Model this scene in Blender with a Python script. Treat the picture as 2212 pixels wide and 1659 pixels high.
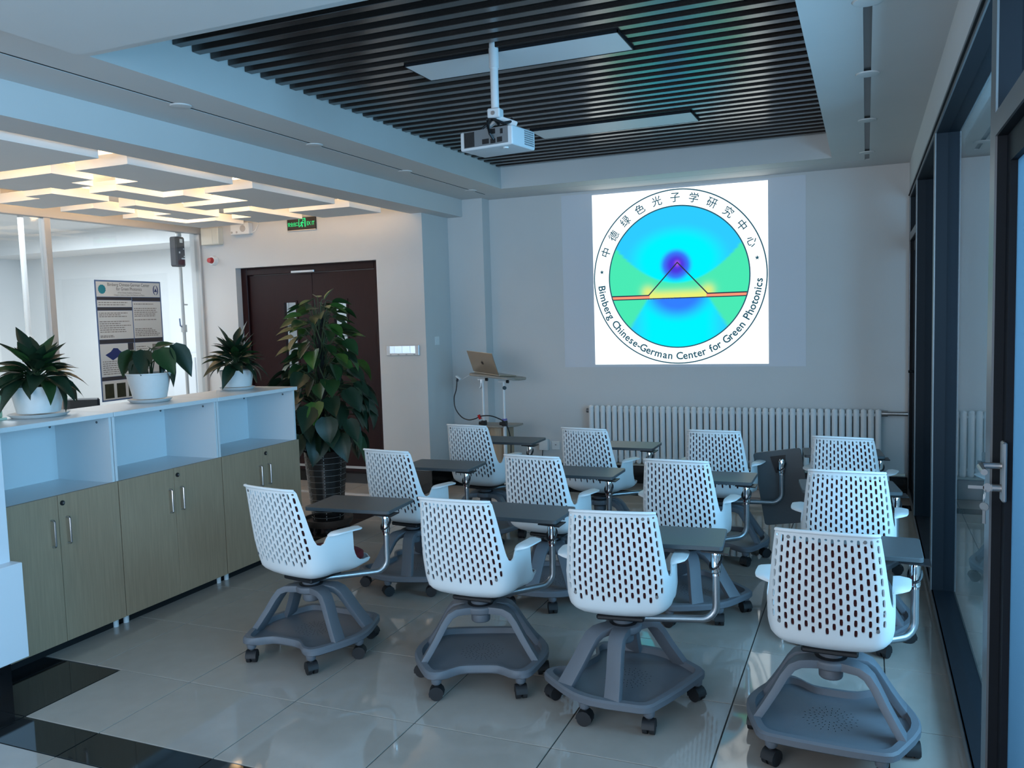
import bpy, bmesh, math, random
from mathutils import Vector, Matrix
from mathutils.geometry import delaunay_2d_cdt
PI = math.pi
R = math.radians
rnd = random.Random(7)
for o in list(bpy.data.objects):
    bpy.data.objects.remove(o)
scn = bpy.context.scene
col = scn.collection

# ------------------------------------------------------------------ camera
CAM = Vector((3.518, -2.325, 1.663))
yaw, pit, rol = R(22.881), R(4.561), R(-1.681)
fw = Vector((-math.sin(yaw) * math.cos(pit), math.cos(yaw) * math.cos(pit), -math.sin(pit)))
rt = Vector((math.cos(yaw), math.sin(yaw), 0))
up = rt.cross(fw)
r2 = rt * math.cos(rol) + up * math.sin(rol)
u2 = -rt * math.sin(rol) + up * math.cos(rol)
cd = bpy.data.cameras.new('camera')
cam = bpy.data.objects.new('camera', cd)
col.objects.link(cam)
cam.matrix_world = Matrix(((r2.x, u2.x, -fw.x, CAM.x), (r2.y, u2.y, -fw.y, CAM.y), (r2.z, u2.z, -fw.z, CAM.z), (0, 0, 0, 1)))
cd.sensor_fit = 'HORIZONTAL'
cd.sensor_width = 36.0
cd.lens = 1819.92 / 2212 * 36.0
cd.clip_start = 0.02
scn.camera = cam

# ------------------------------------------------------------------ world, daylight, exposure
w = bpy.data.worlds.new('world')
scn.world = w
w.use_nodes = True
w.node_tree.nodes['Background'].inputs[0].default_value = (0.45, 0.68, 1.0, 1)
w.node_tree.nodes['Background'].inputs[1].default_value = 0.6
vs = scn.view_settings
vs.view_transform = 'Standard'
vs.look = 'None'
vs.exposure = -0.25
vs.gamma = 1.0
vs.use_curve_mapping = False

def area(name, loc, direction, sx, sy, power, color):
    l = bpy.data.lights.new(name, 'AREA')
    l.shape = 'RECTANGLE'
    l.size, l.size_y = sx, sy
    l.energy = power
    l.color = color
    o = bpy.data.objects.new(name, l)
    o.location = loc
    o.rotation_euler = Vector(direction).to_track_quat('-Z', 'Y').to_euler()
    col.objects.link(o)
    return o

# daylight of the corridor windows beyond the glass wall, and of the windows behind the camera
area('corridor_window_daylight', (5.32, -1.4, 1.75), (-1, 0, 0), 6.2, 1.7, 610, (0.29, 0.63, 1.0))
area('rear_window_daylight', (0.9, -5.3, 1.75), (0, 1, 0), 4.6, 1.8, 200, (0.82, 0.90, 1.0))
# ceiling lamps of the bright room behind the left glass
area('office_lamp_light', (-5.2, 3.4, 2.93), (0, 0, -1), 2.6, 4.0, 270, (0.84, 0.92, 1.0))

# ------------------------------------------------------------------ materials
def s2l(c):
    return tuple(x / 12.92 if x <= 0.04045 else ((x + 0.055) / 1.055) ** 2.4 for x in c)

MATS = {}
def mat(name, rgb, rough=0.5, metal=0.0, spec=0.5, noise=0.0, nscale=30.0, bump=0.0, bscale=200.0, stretch=None, coat=0.0, emit=None, estr=0.0, detail=3.0):
    m = bpy.data.materials.new(name)
    m.use_nodes = True
    nt = m.node_tree
    b = nt.nodes['Principled BSDF']
    b.inputs['Base Color'].default_value = (*rgb, 1)
    b.inputs['Roughness'].default_value = rough
    b.inputs['Metallic'].default_value = metal
    b.inputs['Specular IOR Level'].default_value = spec
    b.inputs['Coat Weight'].default_value = coat
    if emit:
        b.inputs['Emission Color'].default_value = (*emit, 1)
        b.inputs['Emission Strength'].default_value = estr
    tc = nt.nodes.new('ShaderNodeTexCoord')
    src = tc.outputs['Object']
    if stretch:
        mp = nt.nodes.new('ShaderNodeMapping')
        mp.inputs['Scale'].default_value = stretch
        nt.links.new(src, mp.inputs[0])
        src = mp.outputs[0]
    if noise > 0:
        n = nt.nodes.new('ShaderNodeTexNoise')
        n.inputs['Scale'].default_value = nscale
        n.inputs['Detail'].default_value = detail
        nt.links.new(src, n.inputs['Vector'])
        mx = nt.nodes.new('ShaderNodeMix')
        mx.data_type = 'RGBA'
        lo = tuple(max(0, c * (1 - noise)) for c in rgb)
        hi = tuple(min(1, c * (1 + noise)) for c in rgb)
        mx.inputs[6].default_value = (*lo, 1)
        mx.inputs[7].default_value = (*hi, 1)
        nt.links.new(n.outputs[0], mx.inputs[0])
        nt.links.new(mx.outputs[2], b.inputs['Base Color'])
    if bump > 0:
        n2 = nt.nodes.new('ShaderNodeTexNoise')
        n2.inputs['Scale'].default_value = bscale
        nt.links.new(src, n2.inputs['Vector'])
        bp = nt.nodes.new('ShaderNodeBump')
        bp.inputs['Strength'].default_value = bump
        bp.inputs['Distance'].default_value = 0.002
        nt.links.new(n2.outputs[0], bp.inputs['Height'])
        nt.links.new(bp.outputs[0], b.inputs['Normal'])
    MATS[name] = m
    return m

def glass(name, tint, ior=1.5, rough=0.0):
    m = bpy.data.materials.new(name)
    m.use_nodes = True
    nt = m.node_tree
    nt.nodes.clear()
    o = nt.nodes.new('ShaderNodeOutputMaterial')
    mx = nt.nodes.new('ShaderNodeMixShader')
    fr = nt.nodes.new('ShaderNodeFresnel')
    # the pane is a slab: entering and leaving faces reflect alike
    ge = nt.nodes.new('ShaderNodeNewGeometry')
    mr = nt.nodes.new('ShaderNodeMapRange')
    mr.inputs[3].default_value = ior
    mr.inputs[4].default_value = 1.0 / ior
    nt.links.new(ge.outputs['Backfacing'], mr.inputs[0])
    nt.links.new(mr.outputs[0], fr.inputs['IOR'])
    tr = nt.nodes.new('ShaderNodeBsdfTransparent')
    tr.inputs[0].default_value = (*tint, 1)
    gl = nt.nodes.new('ShaderNodeBsdfGlossy')
    gl.inputs['Roughness'].default_value = rough
    gl.inputs[0].default_value = (0.95, 0.97, 1, 1)
    nt.links.new(fr.outputs[0], mx.inputs[0])
    nt.links.new(tr.outputs[0], mx.inputs[1])
    nt.links.new(gl.outputs[0], mx.inputs[2])
    nt.links.new(mx.outputs[0], o.inputs[0])
    MATS[name] = m
    return m

def frosted(name, rgb):
    m = bpy.data.materials.new(name)
    m.use_nodes = True
    nt = m.node_tree
    nt.nodes.clear()
    o = nt.nodes.new('ShaderNodeOutputMaterial')
    mx = nt.nodes.new('ShaderNodeMixShader')
    mx.inputs[0].default_value = 0.12
    tl = nt.nodes.new('ShaderNodeBsdfTranslucent')
    tl.inputs[0].default_value = (*rgb, 1)
    gl = nt.nodes.new('ShaderNodeBsdfGlossy')
    gl.inputs['Roughness'].default_value = 0.15
    nt.links.new(tl.outputs[0], mx.inputs[1])
    nt.links.new(gl.outputs[0], mx.inputs[2])
    nt.links.new(mx.outputs[0], o.inputs[0])
    MATS[name] = m
    return m

def emission(name, rgb, strength):
    m = bpy.data.materials.new(name)
    m.use_nodes = True
    nt = m.node_tree
    nt.nodes.clear()
    o = nt.nodes.new('ShaderNodeOutputMaterial')
    e = nt.nodes.new('ShaderNodeEmission')
    e.inputs[0].default_value = (*rgb, 1)
    e.inputs[1].default_value = strength
    nt.links.new(e.outputs[0], o.inputs[0])
    MATS[name] = m
    return m

mat('paint', (0.62, 0.61, 0.60), 0.75, noise=0.03, nscale=3, bump=0.05, bscale=300)
mat('paint_white', (0.78, 0.78, 0.77), 0.7, noise=0.02, nscale=4)
mat('tile', (0.385, 0.335, 0.295), 0.05, spec=0.6, noise=0.10, nscale=9, detail=8)
mat('tile_dark', (0.012, 0.013, 0.014), 0.05, spec=0.6, noise=0.3, nscale=40)
mat('grout', (0.06, 0.058, 0.055), 0.9, noise=0.2, nscale=60)
mat('granite', (0.008, 0.008, 0.009), 0.12, spec=0.5, noise=0.4, nscale=90)
mat('slat', (0.030, 0.024, 0.022), 0.22, spec=0.9, noise=0.25, nscale=12, stretch=(1, 30, 30))
mat('void', (0.004, 0.004, 0.005), 0.9)
mat('lamp_off', (0.72, 0.74, 0.76), 0.45)
mat('alu_dark', (0.012, 0.014, 0.018), 0.55, metal=0.0, spec=0.12)
mat('alu_grey', (0.16, 0.16, 0.165), 0.35, metal=0.4)
mat('alu_light', (0.50, 0.48, 0.46), 0.4, metal=0.2)
mat('wood_door', (0.020, 0.0045, 0.005), 0.4, spec=0.25, noise=0.35, nscale=6, stretch=(14, 14, 0.8), bump=0.05)
mat('oak', (0.38, 0.262, 0.168), 0.5, noise=0.22, nscale=5, stretch=(20, 20, 0.9), bump=0.04)
mat('laminate', (0.72, 0.74, 0.76), 0.35)
mat('steel', (0.55, 0.55, 0.56), 0.3, metal=1.0)
mat('chrome', (0.80, 0.81, 0.83), 0.07, metal=1.0)
mat('tube_grey', (0.36, 0.38, 0.40), 0.33, metal=0.85)
mat('black', (0.008, 0.008, 0.010), 0.45)
mat('black_rubber', (0.010, 0.010, 0.012), 0.6)
mat('shell', (0.74, 0.76, 0.77), 0.42, spec=0.4)
mat('base_grey', (0.125, 0.135, 0.155), 0.55, bump=0.15, bscale=500)
mat('tablet', (0.085, 0.092, 0.098), 0.42, noise=0.05, nscale=60)
mat('red_fabric', (0.13, 0.004, 0.008), 0.85, noise=0.25, nscale=350)
mat('pad_shaded', (0.045, 0.002, 0.004), 0.9, noise=0.25, nscale=350)  # darker copy of the red fabric with the slot shade painted in
mat('radiator', (0.78, 0.78, 0.78), 0.38)
mat('ceramic', (0.72, 0.72, 0.71), 0.55, noise=0.03, nscale=40, bump=0.35, bscale=90)
mat('soil', (0.03, 0.02, 0.014), 0.95, noise=0.5, nscale=60)
mat('pot_dark', (0.012, 0.011, 0.011), 0.25, spec=0.6)
mat('pot_line', (0.22, 0.22, 0.21), 0.45)
mat('stand_brown', (0.035, 0.022, 0.017), 0.6)
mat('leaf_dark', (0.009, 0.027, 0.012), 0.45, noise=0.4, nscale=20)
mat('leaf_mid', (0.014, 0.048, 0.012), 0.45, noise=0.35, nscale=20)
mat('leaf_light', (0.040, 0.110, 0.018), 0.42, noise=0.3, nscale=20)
mat('stem', (0.035, 0.060, 0.020), 0.6)
mat('pole_bark', (0.010, 0.008, 0.006), 0.9, noise=0.5, nscale=60)
mat('projector', (0.66, 0.68, 0.70), 0.4)
mat('projector_grey', (0.18, 0.19, 0.20), 0.5)
mat('gold_alu', (0.36, 0.31, 0.25), 0.35, metal=0.6)
mat('board_wood', (0.27, 0.23, 0.19), 0.4, noise=0.2, nscale=8, stretch=(2, 20, 20))
mat('white_metal', (0.70, 0.71, 0.72), 0.35)
mat('red_plastic', (0.45, 0.012, 0.012), 0.3)
mat('purple', (0.16, 0.13, 0.42), 0.5)
mat('mirror_plate', (0.62, 0.70, 0.78), 0.03, metal=1.0)
mat('cream', (0.70, 0.66, 0.56), 0.5)
mat('paper', (0.56, 0.60, 0.62), 0.7)
mat('ink_dark', (0.035, 0.035, 0.045), 0.7)
mat('ink_blue', (0.08, 0.15, 0.30), 0.7)
mat('ink_teal', (0.01, 0.20, 0.27), 0.7)
mat('ink_navy', (0.012, 0.03, 0.14), 0.7)
mat('ink_grey', (0.20, 0.20, 0.20), 0.7)
mat('ink_yellow', (0.52, 0.50, 0.03), 0.7)
mat('photo_dark', (0.022, 0.026, 0.012), 0.6, noise=0.8, nscale=14)
mat('green_panel', (0.30, 0.42, 0.27), 0.6)
mat('green_pale', (0.55, 0.66, 0.52), 0.4)
mat('key_metal', (0.42, 0.38, 0.36), 0.35, metal=0.9)
mat('reception', (0.74, 0.76, 0.80), 0.35)
glass('glass_clear', (0.86, 0.93, 0.93), 1.8)
glass('glass_office', (0.93, 0.96, 0.97))
frosted('glass_frosted', (0.20, 0.25, 0.28))
emission('exit_green', (0.05, 0.95, 0.30), 1.1)
emission('slide_white', (0.93, 1.0, 1.0), 2.0)
emission('slide_ink', (0.03, 0.12, 0.18), 1.0)
emission('slide_dark', (0.035, 0.05, 0.09), 1.0)
emission('slide_orange', (0.98, 0.33, 0.20), 1.2)
emission('led_warm', (1.0, 0.72, 0.42), 9.0)
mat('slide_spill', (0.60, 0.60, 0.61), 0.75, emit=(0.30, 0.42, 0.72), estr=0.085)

# ------------------------------------------------------------------ mesh builder
class MB:
    def __init__(s):
        s.v = []
        s.f = []
    def add(s, vs, fs):
        n = len(s.v)
        s.v += [tuple(p) for p in vs]
        s.f += [tuple(i + n for i in f) for f in fs]
        return s
    def box(s, x0, x1, y0, y1, z0, z1):
        return s.add([(x0, y0, z0), (x1, y0, z0), (x1, y1, z0), (x0, y1, z0), (x0, y0, z1), (x1, y0, z1), (x1, y1, z1), (x0, y1, z1)],
                     [(3, 2, 1, 0), (4, 5, 6, 7), (0, 1, 5, 4), (1, 2, 6, 5), (2, 3, 7, 6), (3, 0, 4, 7)])
    def obox(s, c, ax, ay, az, hx, hy, hz):
        c = Vector(c); ax = Vector(ax) * hx; ay = Vector(ay) * hy; az = Vector(az) * hz
        vs = [c + ax * i + ay * j + az * k for k in (-1, 1) for (i, j) in ((-1, -1), (1, -1), (1, 1), (-1, 1))]
        return s.add(vs, [(3, 2, 1, 0), (4, 5, 6, 7), (0, 1, 5, 4), (1, 2, 6, 5), (2, 3, 7, 6), (3, 0, 4, 7)])
    def cyl(s, p0, p1, r0, r1=None, n=16, caps=True):
        r1 = r0 if r1 is None else r1
        p0 = Vector(p0); p1 = Vector(p1)
        d = (p1 - p0).normalized()
        a = d.orthogonal().normalized(); b = d.cross(a)
        vs = []
        for p, r in ((p0, r0), (p1, r1)):
            for i in range(n):
                t = 2 * PI * i / n
                vs.append(p + a * (r * math.cos(t)) + b * (r * math.sin(t)))
        fs = [(i, (i + 1) % n, n + (i + 1) % n, n + i) for i in range(n)]
        if caps:
            fs += [tuple(range(n))[::-1], tuple(range(n, 2 * n))]
        return s.add(vs, fs)
    def tube(s, path, r, n=8, caps=True):
        path = [Vector(p) for p in path]
        rs = r if isinstance(r, (list, tuple)) else [r] * len(path)
        up0 = None
        vs = []
        m = len(path)
        for i, p in enumerate(path):
            t = (path[min(i + 1, m - 1)] - path[max(i - 1, 0)]).normalized()
            if up0 is None:
                up0 = t.orthogonal().normalized()
            a = (up0 - t * up0.dot(t))
            a = a.normalized() if a.length > 1e-6 else t.orthogonal().normalized()
            up0 = a
            b = t.cross(a)
            for k in range(n):
                q = 2 * PI * k / n
                vs.append(p + a * (rs[i] * math.cos(q)) + b * (rs[i] * math.sin(q)))
        fs = [(i * n + k, i * n + (k + 1) % n, (i + 1) * n + (k + 1) % n, (i + 1) * n + k) for i in range(m - 1) for k in range(n)]
        if caps:
            fs += [tuple(range(n))[::-1], tuple(range((m - 1) * n, m * n))]
        return s.add(vs, fs)
    def lathe(s, prof, n=24, c=(0, 0, 0)):
        vs = []
        for (r, z) in prof:
            for i in range(n):
                t = 2 * PI * i / n
                vs.append((c[0] + r * math.cos(t), c[1] + r * math.sin(t), c[2] + z))
        m = len(prof)
        fs = [(j * n + i, j * n + (i + 1) % n, (j + 1) * n + (i + 1) % n, (j + 1) * n + i) for j in range(m - 1) for i in range(n)]
        fs += [tuple(range(n))[::-1], tuple(range((m - 1) * n, m * n))]
        return s.add(vs, fs)
    def prism(s, poly, z0, z1):
        n = len(poly)
        vs = [(x, y, z0) for x, y in poly] + [(x, y, z1) for x, y in poly]
        fs = [tuple(range(n))[::-1], tuple(range(n, 2 * n))] + [(i, (i + 1) % n, n + (i + 1) % n, n + i) for i in range(n)]
        return s.add(vs, fs)
    def flat(s, vs2, fs, o, ax, ay):
        o = Vector(o); ax = Vector(ax); ay = Vector(ay)
        return s.add([o + ax * p[0] + ay * p[1] for p in vs2], fs)
    def mesh(s, name, m, smooth=False, bevel=0.0, ang=32, seg=1):
        me = bpy.data.meshes.new(name)
        me.from_pydata(s.v, [], s.f)
        bm = bmesh.new()
        bm.from_mesh(me)
        bmesh.ops.recalc_face_normals(bm, faces=bm.faces)
        if bevel > 0:
            es = [e for e in bm.edges if e.is_manifold and e.calc_face_angle(0) > R(30)]
            bmesh.ops.bevel(bm, geom=es, offset=bevel, segments=seg, affect='EDGES', clamp_overlap=True, profile=0.6)
        bm.to_mesh(me)
        bm.free()
        me.materials.append(MATS[m])
        if smooth:
            me.polygons.foreach_set('use_smooth', [True] * len(me.polygons))
            me.set_sharp_from_angle(angle=R(ang))
        return me
    def build(s, name, m, parent=None, loc=None, rz=0.0, **k):
        return inst(name, s.mesh(name, m, **k), parent, loc, rz)

def inst(name, me, parent=None, loc=None, rz=0.0):
    o = bpy.data.objects.new(name, me)
    col.objects.link(o)
    if parent:
        o.parent = parent
    if loc:
        o.location = loc
    if rz:
        o.rotation_euler[2] = rz
    return o

def tag(o, label=None, cat=None, group=None, kind=None):
    if label: o['label'] = label
    if cat: o['category'] = cat
    if group: o['group'] = group
    if kind: o['kind'] = kind
    return o

def thing(name, label, cat, loc=(0, 0, 0), rz=0.0, group=None):
    o = bpy.data.objects.new(name, None)
    o.empty_display_size = 0.1
    col.objects.link(o)
    o.location = loc
    o.rotation_euler[2] = rz
    return tag(o, label, cat, group)

def struct(name, label=None, parent=None):
    o = bpy.data.objects.new(name, None)
    o.empty_display_size = 0.1
    col.objects.link(o)
    tag(o, label, None, None, 'structure')
    return o

def bx(*a):
    return MB().box(*a)

def sstruct(name, mb, m, label=None, **k):
    return tag(mb.build(name, m, **k), label, None, None, 'structure')

TXT = {}
def text2d(s, size, align='CENTER', bold=0.0):
    key = (s, align, bold)
    if key not in TXT:
        cu = bpy.data.curves.new('t', 'FONT')
        cu.body = s
        cu.size = 1.0
        cu.align_x = align
        cu.resolution_u = 3
        cu.offset = bold
        o = bpy.data.objects.new('t', cu)
        col.objects.link(o)
        dg = bpy.context.evaluated_depsgraph_get()
        me = bpy.data.meshes.new_from_object(o.evaluated_get(dg))
        TXT[key] = ([tuple(v.co[:2]) for v in me.vertices], [tuple(p.vertices) for p in me.polygons])
        bpy.data.objects.remove(o)
        bpy.data.meshes.remove(me)
        bpy.data.curves.remove(cu)
    v, f = TXT[key]
    return [(x * size, y * size) for x, y in v], f

# ================================================================== SETTING
XG = 3.85          # glass wall, room side
YF = 5.67          # wall with the projected slide
ZS = 2.862         # soffit
# ---- floor
floor = sstruct('floor', bx(-8.2, 5.4, -5.6, 7.2, -0.06, -0.004), 'grout', 'polished beige tiled floor with a black border band')
TM = {}
def tile(x0, x1, y0, y1, dark=False):
    g = 0.0028
    key = (round(x1 - x0, 3), round(y1 - y0, 3), dark)
    if key[0] < 0.02 or key[1] < 0.02:
        return
    nm = 'border_tile' if dark else 'floor_tile'
    if key not in TM:
        a, b = (x1 - x0) / 2 - g, (y1 - y0) / 2 - g
        TM[key] = bx(-a, a, -b, b, -0.006, 0).mesh(nm, 'tile_dark' if dark else 'tile', bevel=0.0008)
    inst(nm, TM[key], floor, ((x0 + x1) / 2, (y0 + y1) / 2, 0))
xs = [-0.36, 0, 0.6, 1.2, 1.8, 2.4, 3.0, 3.6, 3.98]
ysm = [0.09, 0.6, 1.2, 1.8, 2.4, 3.0, 3.6, 4.2, 4.8, 5.11]
for i in range(len(xs) - 1):
    for j in range(len(ysm) - 1):
        if j == 0 and xs[i] < 0.1:
            continue
        tile(xs[i], xs[i + 1], ysm[j], ysm[j + 1])
    tile(xs[i], xs[i + 1], 5.11, 5.31, True)
    tile(xs[i], xs[i + 1], 5.31, 5.70)
    if xs[i] >= 0.6:
        tile(xs[i], xs[i + 1], -0.11, 0.09, True)
tile(-0.36, 0.165, 0.09, 0.59, True)
tile(-0.36, 0.165, -0.11, 0.09, True)
tile(0.165, 0.6, -0.11, 0.09, True)
tile(0.165, 0.6, 0.09, 0.6)
for j in range(len(ysm) - 1):
    tile(-0.6, -0.36, ysm[j], ysm[j + 1], True)
tile(-0.6, -0.36, 5.11, 5.31, True)
xl = [-0.6 - 0.6 * i for i in range(5)] + [-3.21]
yl = [-0.3 + 0.6 * j for j in range(10)]
for i in range(len(xl) - 1):
    for j in range(len(yl) - 1):
        tile(xl[i + 1], xl[i], yl[j], yl[j + 1])
for i in range(-6, 7):
    x0 = 0.6 * i
    for j in range(2):
        tile(x0, min(x0 + 0.6, 3.98), -0.11 - 0.6 * (j + 1), -0.11 - 0.6 * j)
bx(-3.6, 3.98, -5.55, -1.31, -0.006, 0).build('floor_tile_field', 'tile', floor)
bx(-8.2, -3.21, -1.5, 7.1, -0.006, 0).build('floor_tile_field', 'tile', floor)
bx(3.98, 5.35, -5.55, 7.1, -0.006, 0).build('floor_tile_field', 'tile', floor)

# ---- ceiling: soffit with shadow grooves around a slatted coffer
ceil = sstruct('ceiling', bx(-0.30, 0.060, -5.5, YF + 0.2, ZS, 3.02), 'paint', 'white plaster ceiling with shadow grooves and a recessed coffer')
def cpart(name, mb, m, **k):
    return mb.build(name, m, ceil, **k)
cpart('soffit', bx(0.082, 0.354, -5.5, 5.303, ZS, 3.3), 'paint')
cpart('soffit', bx(0.354, 3.256, 5.05, 5.303, ZS, 3.3), 'paint')
cpart('soffit', bx(3.256, 3.500, -5.5, 5.303, ZS, 3.3), 'paint')
cpart('soffit', bx(0.060, 3.96, 5.312, YF + 0.2, ZS, 3.02), 'paint')
cpart('soffit', bx(3.535, 3.96, -5.5, 5.312, ZS, 3.02), 'paint')
cpart('soffit', bx(0.354, 3.256, -5.5, 0.49, ZS, 3.3), 'paint')
cpart('coffer_top', bx(0.354, 3.256, 0.49, 5.05, 3.22, 3.3), 'void')
cpart('groove', bx(0.0602, 0.0818, -5.5, 5.3118, 2.865, 2.91), 'void')
cpart('groove', bx(0.0818, 3.50, 5.3032, 5.3118, 2.865, 2.91), 'void')
cpart('groove', bx(3.5002, 3.5348, -5.5, 5.3118, 2.872, 2.92), 'alu_grey')
cpart('dropped_panel', bx(0.62, 3.96, -5.5, 0.20, 2.752, ZS), 'paint')
cpart('beam', bx(-0.57, -0.28, -5.5, YF + 0.05, 2.69, 3.02), 'paint')
sl = bx(0.357, 3.253, 0, 0.055, 3.05, 3.13).mesh('slat', 'slat', bevel=0.002)
for k in range(34):
    inst('slat', sl, ceil, (0, 0.592 + 0.1315 * k, 0))
cpart('upper_ceiling', bx(-3.3, -0.57, -5.5, 5.3, 2.86, 3.02), 'paint_white')
PAN = dict(
    A=[(-2.04, 0.66), (-0.64, 0.66), (-0.64, 1.39), (-2.04, 1.39)],
    Z=[(-2.04, -0.6), (-0.64, -0.6), (-0.64, 0.46), (-2.04, 0.46)],
    Y=[(-2.9, -0.4), (-2.12, -0.4), (-2.12, 0.9), (-2.9, 0.9)],
    X=[(-2.9, 1.1), (-2.25, 1.1), (-2.25, 1.95), (-2.9, 1.95)],
    E=[(-2.04, 1.58), (-1.27, 1.58), (-1.27, 1.90), (-1.48, 1.90), (-1.48, 2.08), (-1.76, 2.08), (-1.76, 1.97), (-2.04, 1.97)],
    B=[(-1.08, 1.60), (-0.64, 1.60), (-0.64, 2.53), (-1.29, 2.53), (-1.29, 2.10), (-1.08, 2.10)],
    C=[(-1.09, 2.74), (-0.64, 2.74), (-0.64, 3.78), (-1.28, 3.78), (-1.28, 3.49), (-1.77, 3.49), (-1.77, 3.23), (-1.09, 3.23)],
    D=[(-1.28, 4.00), (-0.64, 4.00), (-0.64, 4.52), (-1.28, 4.52)],
    F=[(-1.76, 2.29), (-1.49, 2.29), (-1.49, 2.73), (-1.29, 2.73), (-1.29, 3.03), (-1.76, 3.03)],
    G=[(-2.72, 2.28), (-2.26, 2.28), (-2.26, 2.15), (-1.98, 2.15), (-1.98, 2.66), (-2.72, 2.66)],
    H=[(-2.76, 2.86), (-2.38, 2.86), (-2.38, 3.29), (-2.76, 3.29)],
    I=[(-2.17, 2.93), (-1.99, 2.93), (-1.99, 3.90), (-2.37, 3.90), (-2.37, 3.50), (-2.17, 3.50)],
    J=[(-1.77, 3.71), (-1.48, 3.71), (-1.48, 4.46), (-2.00, 4.46), (-2.00, 4.08), (-1.77, 4.08)],
    K=[(-2.75, 3.50), (-2.57, 3.50), (-2.57, 4.09), (-2.20, 4.09), (-2.20, 4.48), (-2.75, 4.48)])
for k, poly in PAN.items():
    p = cpart('hanging_panel', MB().prism(poly, 2.66, 2.735), 'paint_white')
    cx = sum(q[0] for q in poly) / len(poly); cy = sum(q[1] for q in poly) / len(poly)
    x0 = min(q[0] for q in poly); x1 = max(q[0] for q in poly); y0 = min(q[1] for q in poly); y1 = max(q[1] for q in poly)
    h = MB()
    for (hx, hy) in ((0.3, 0.3), (0.7, 0.7)):
        px, py = cx + (hx - 0.5) * 0.12, cy + (hy - 0.5) * 0.12
        h.cyl((px, py, 2.733), (px, py, 2.862), 0.01, n=8)
    h.build('hanger', 'white_metal', p)
    # LED strip lying on the panel, lighting the ceiling above it
    led = MB()
    yy = cy
    led.box(x0 + 0.1, x1 - 0.1, cy - 0.012, cy + 0.012, 2.7355, 2.747)
    led.build('led_strip', 'led_warm', p)
    area('led_strip_light', (cx, cy, 2.752), (0, 0, 1), max(0.12, (x1 - x0) * 0.6), max(0.12, (y1 - y0) * 0.5), 3.6 + 10.5 * (x1 - x0) * (y1 - y0), (1.0, 0.64, 0.33))

# ---- walls
sstruct('wall_front', bx(-0.10, 5.4, YF, YF + 0.15, 0, ZS), 'paint', 'pale wall carrying the projected slide')
pier = sstruct('wall_left', bx(-0.98, -0.45, 4.95, YF + 0.15, 0, 2.9), 'paint', 'white wall pier beside the double door')
bx(-0.45, -0.056, 5.50, YF + 0.15, 0, ZS).build('corner_column', 'paint', pier)
wd = sstruct('wall_door_side', bx(-3.35, -2.74, 4.95, 5.15, 0, 2.9), 'paint', 'white wall around the double door')
bx(-2.74, -0.98, 4.95, 5.15, 2.268, 2.9).build('lintel', 'paint', wd)
wr = sstruct('wall_right', bx(XG, 4.05, -5.5, YF, 2.63, 2.9), 'paint', 'white wall strip above the glass partition')
sstruct('wall_back', bx(-3.4, 5.4, -5.5, -5.4, 0, 0.82).box(-3.4, 5.4, -5.5, -5.4, 2.68, 3.02).box(-3.4, -1.45, -5.5, -5.4, 0.82, 2.68).box(3.25, 5.4, -5.5, -5.4, 0.82, 2.68), 'paint')
# corridor beyond the glass wall, with its outer windows
sstruct('wall_corridor', bx(5.35, 5.45, -5.5, 7, 0, 0.88).box(5.35, 5.45, -5.5, 7, 2.62, 3.0).box(5.35, 5.45, 1.72, 7, 0.88, 2.62).box(5.35, 5.45, -5.5, -4.52, 0.88, 2.62), 'paint')
sstruct('ceiling_corridor', bx(4.0, 5.45, -5.5, 7, 2.88, 3.0), 'paint')
w3 = struct('window_3', 'outer corridor window')
for y in (-4.52, -2.96, -1.42, 0.13, 1.67):
    bx(5.36, 5.42, y, y + 0.05, 0.88, 2.62).build('mullion', 'alu_light', w3)
w4 = struct('window_4', 'window in the rear wall')
for x in (-1.45, 0.1, 1.66, 3.2):
    bx(x, x + 0.05, -5.47, -5.42, 0.82, 2.68).build('mullion', 'alu_light', w4)
# bright office behind the left glass
sstruct('wall_office', bx(-8.2, -3.3, 6.6, 6.75, 0, 3.1).box(-8.3, -8.15, -1.5, 6.75, 0, 3.1).box(-8.2, -3.3, -1.6, -1.5, 0, 3.1), 'paint_white')
sstruct('ceiling_office', bx(-8.2, -3.3, -1.5, 6.75, 2.98, 3.1).box(-8.2, -3.3, 5.9, 6.6, 2.72, 2.98), 'paint_white')
sstruct('wall_office_end', bx(-3.45, -3.26, 5.15, 6.7, 0, 3.1), 'paint_white')
# baseboards: black stone
sstruct('baseboard_front', bx(-0.056, XG, YF - 0.02, YF, 0, 0.17), 'granite', bevel=0.003)
bbl = sstruct('baseboard_left', bx(-0.98, -0.43, 4.93, 4.95, 0, 0.17).box(-0.45, -0.43, 4.95, 5.50, 0, 0.17).box(-0.45, -0.04, 5.48, 5.50, 0, 0.17).box(-0.056, -0.036, 5.48, YF, 0, 0.17), 'granite')
bx(-0.98, -0.425, 4.925, 4.952, 0.17, 0.176).box(-0.452, -0.425, 4.925, 5.48, 0.17, 0.176).build('top_strip', 'alu_light', bbl)
sstruct('baseboard_door_side', bx(-3.2, -2.74, 4.93, 4.95, 0, 0.15), 'granite')

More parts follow.
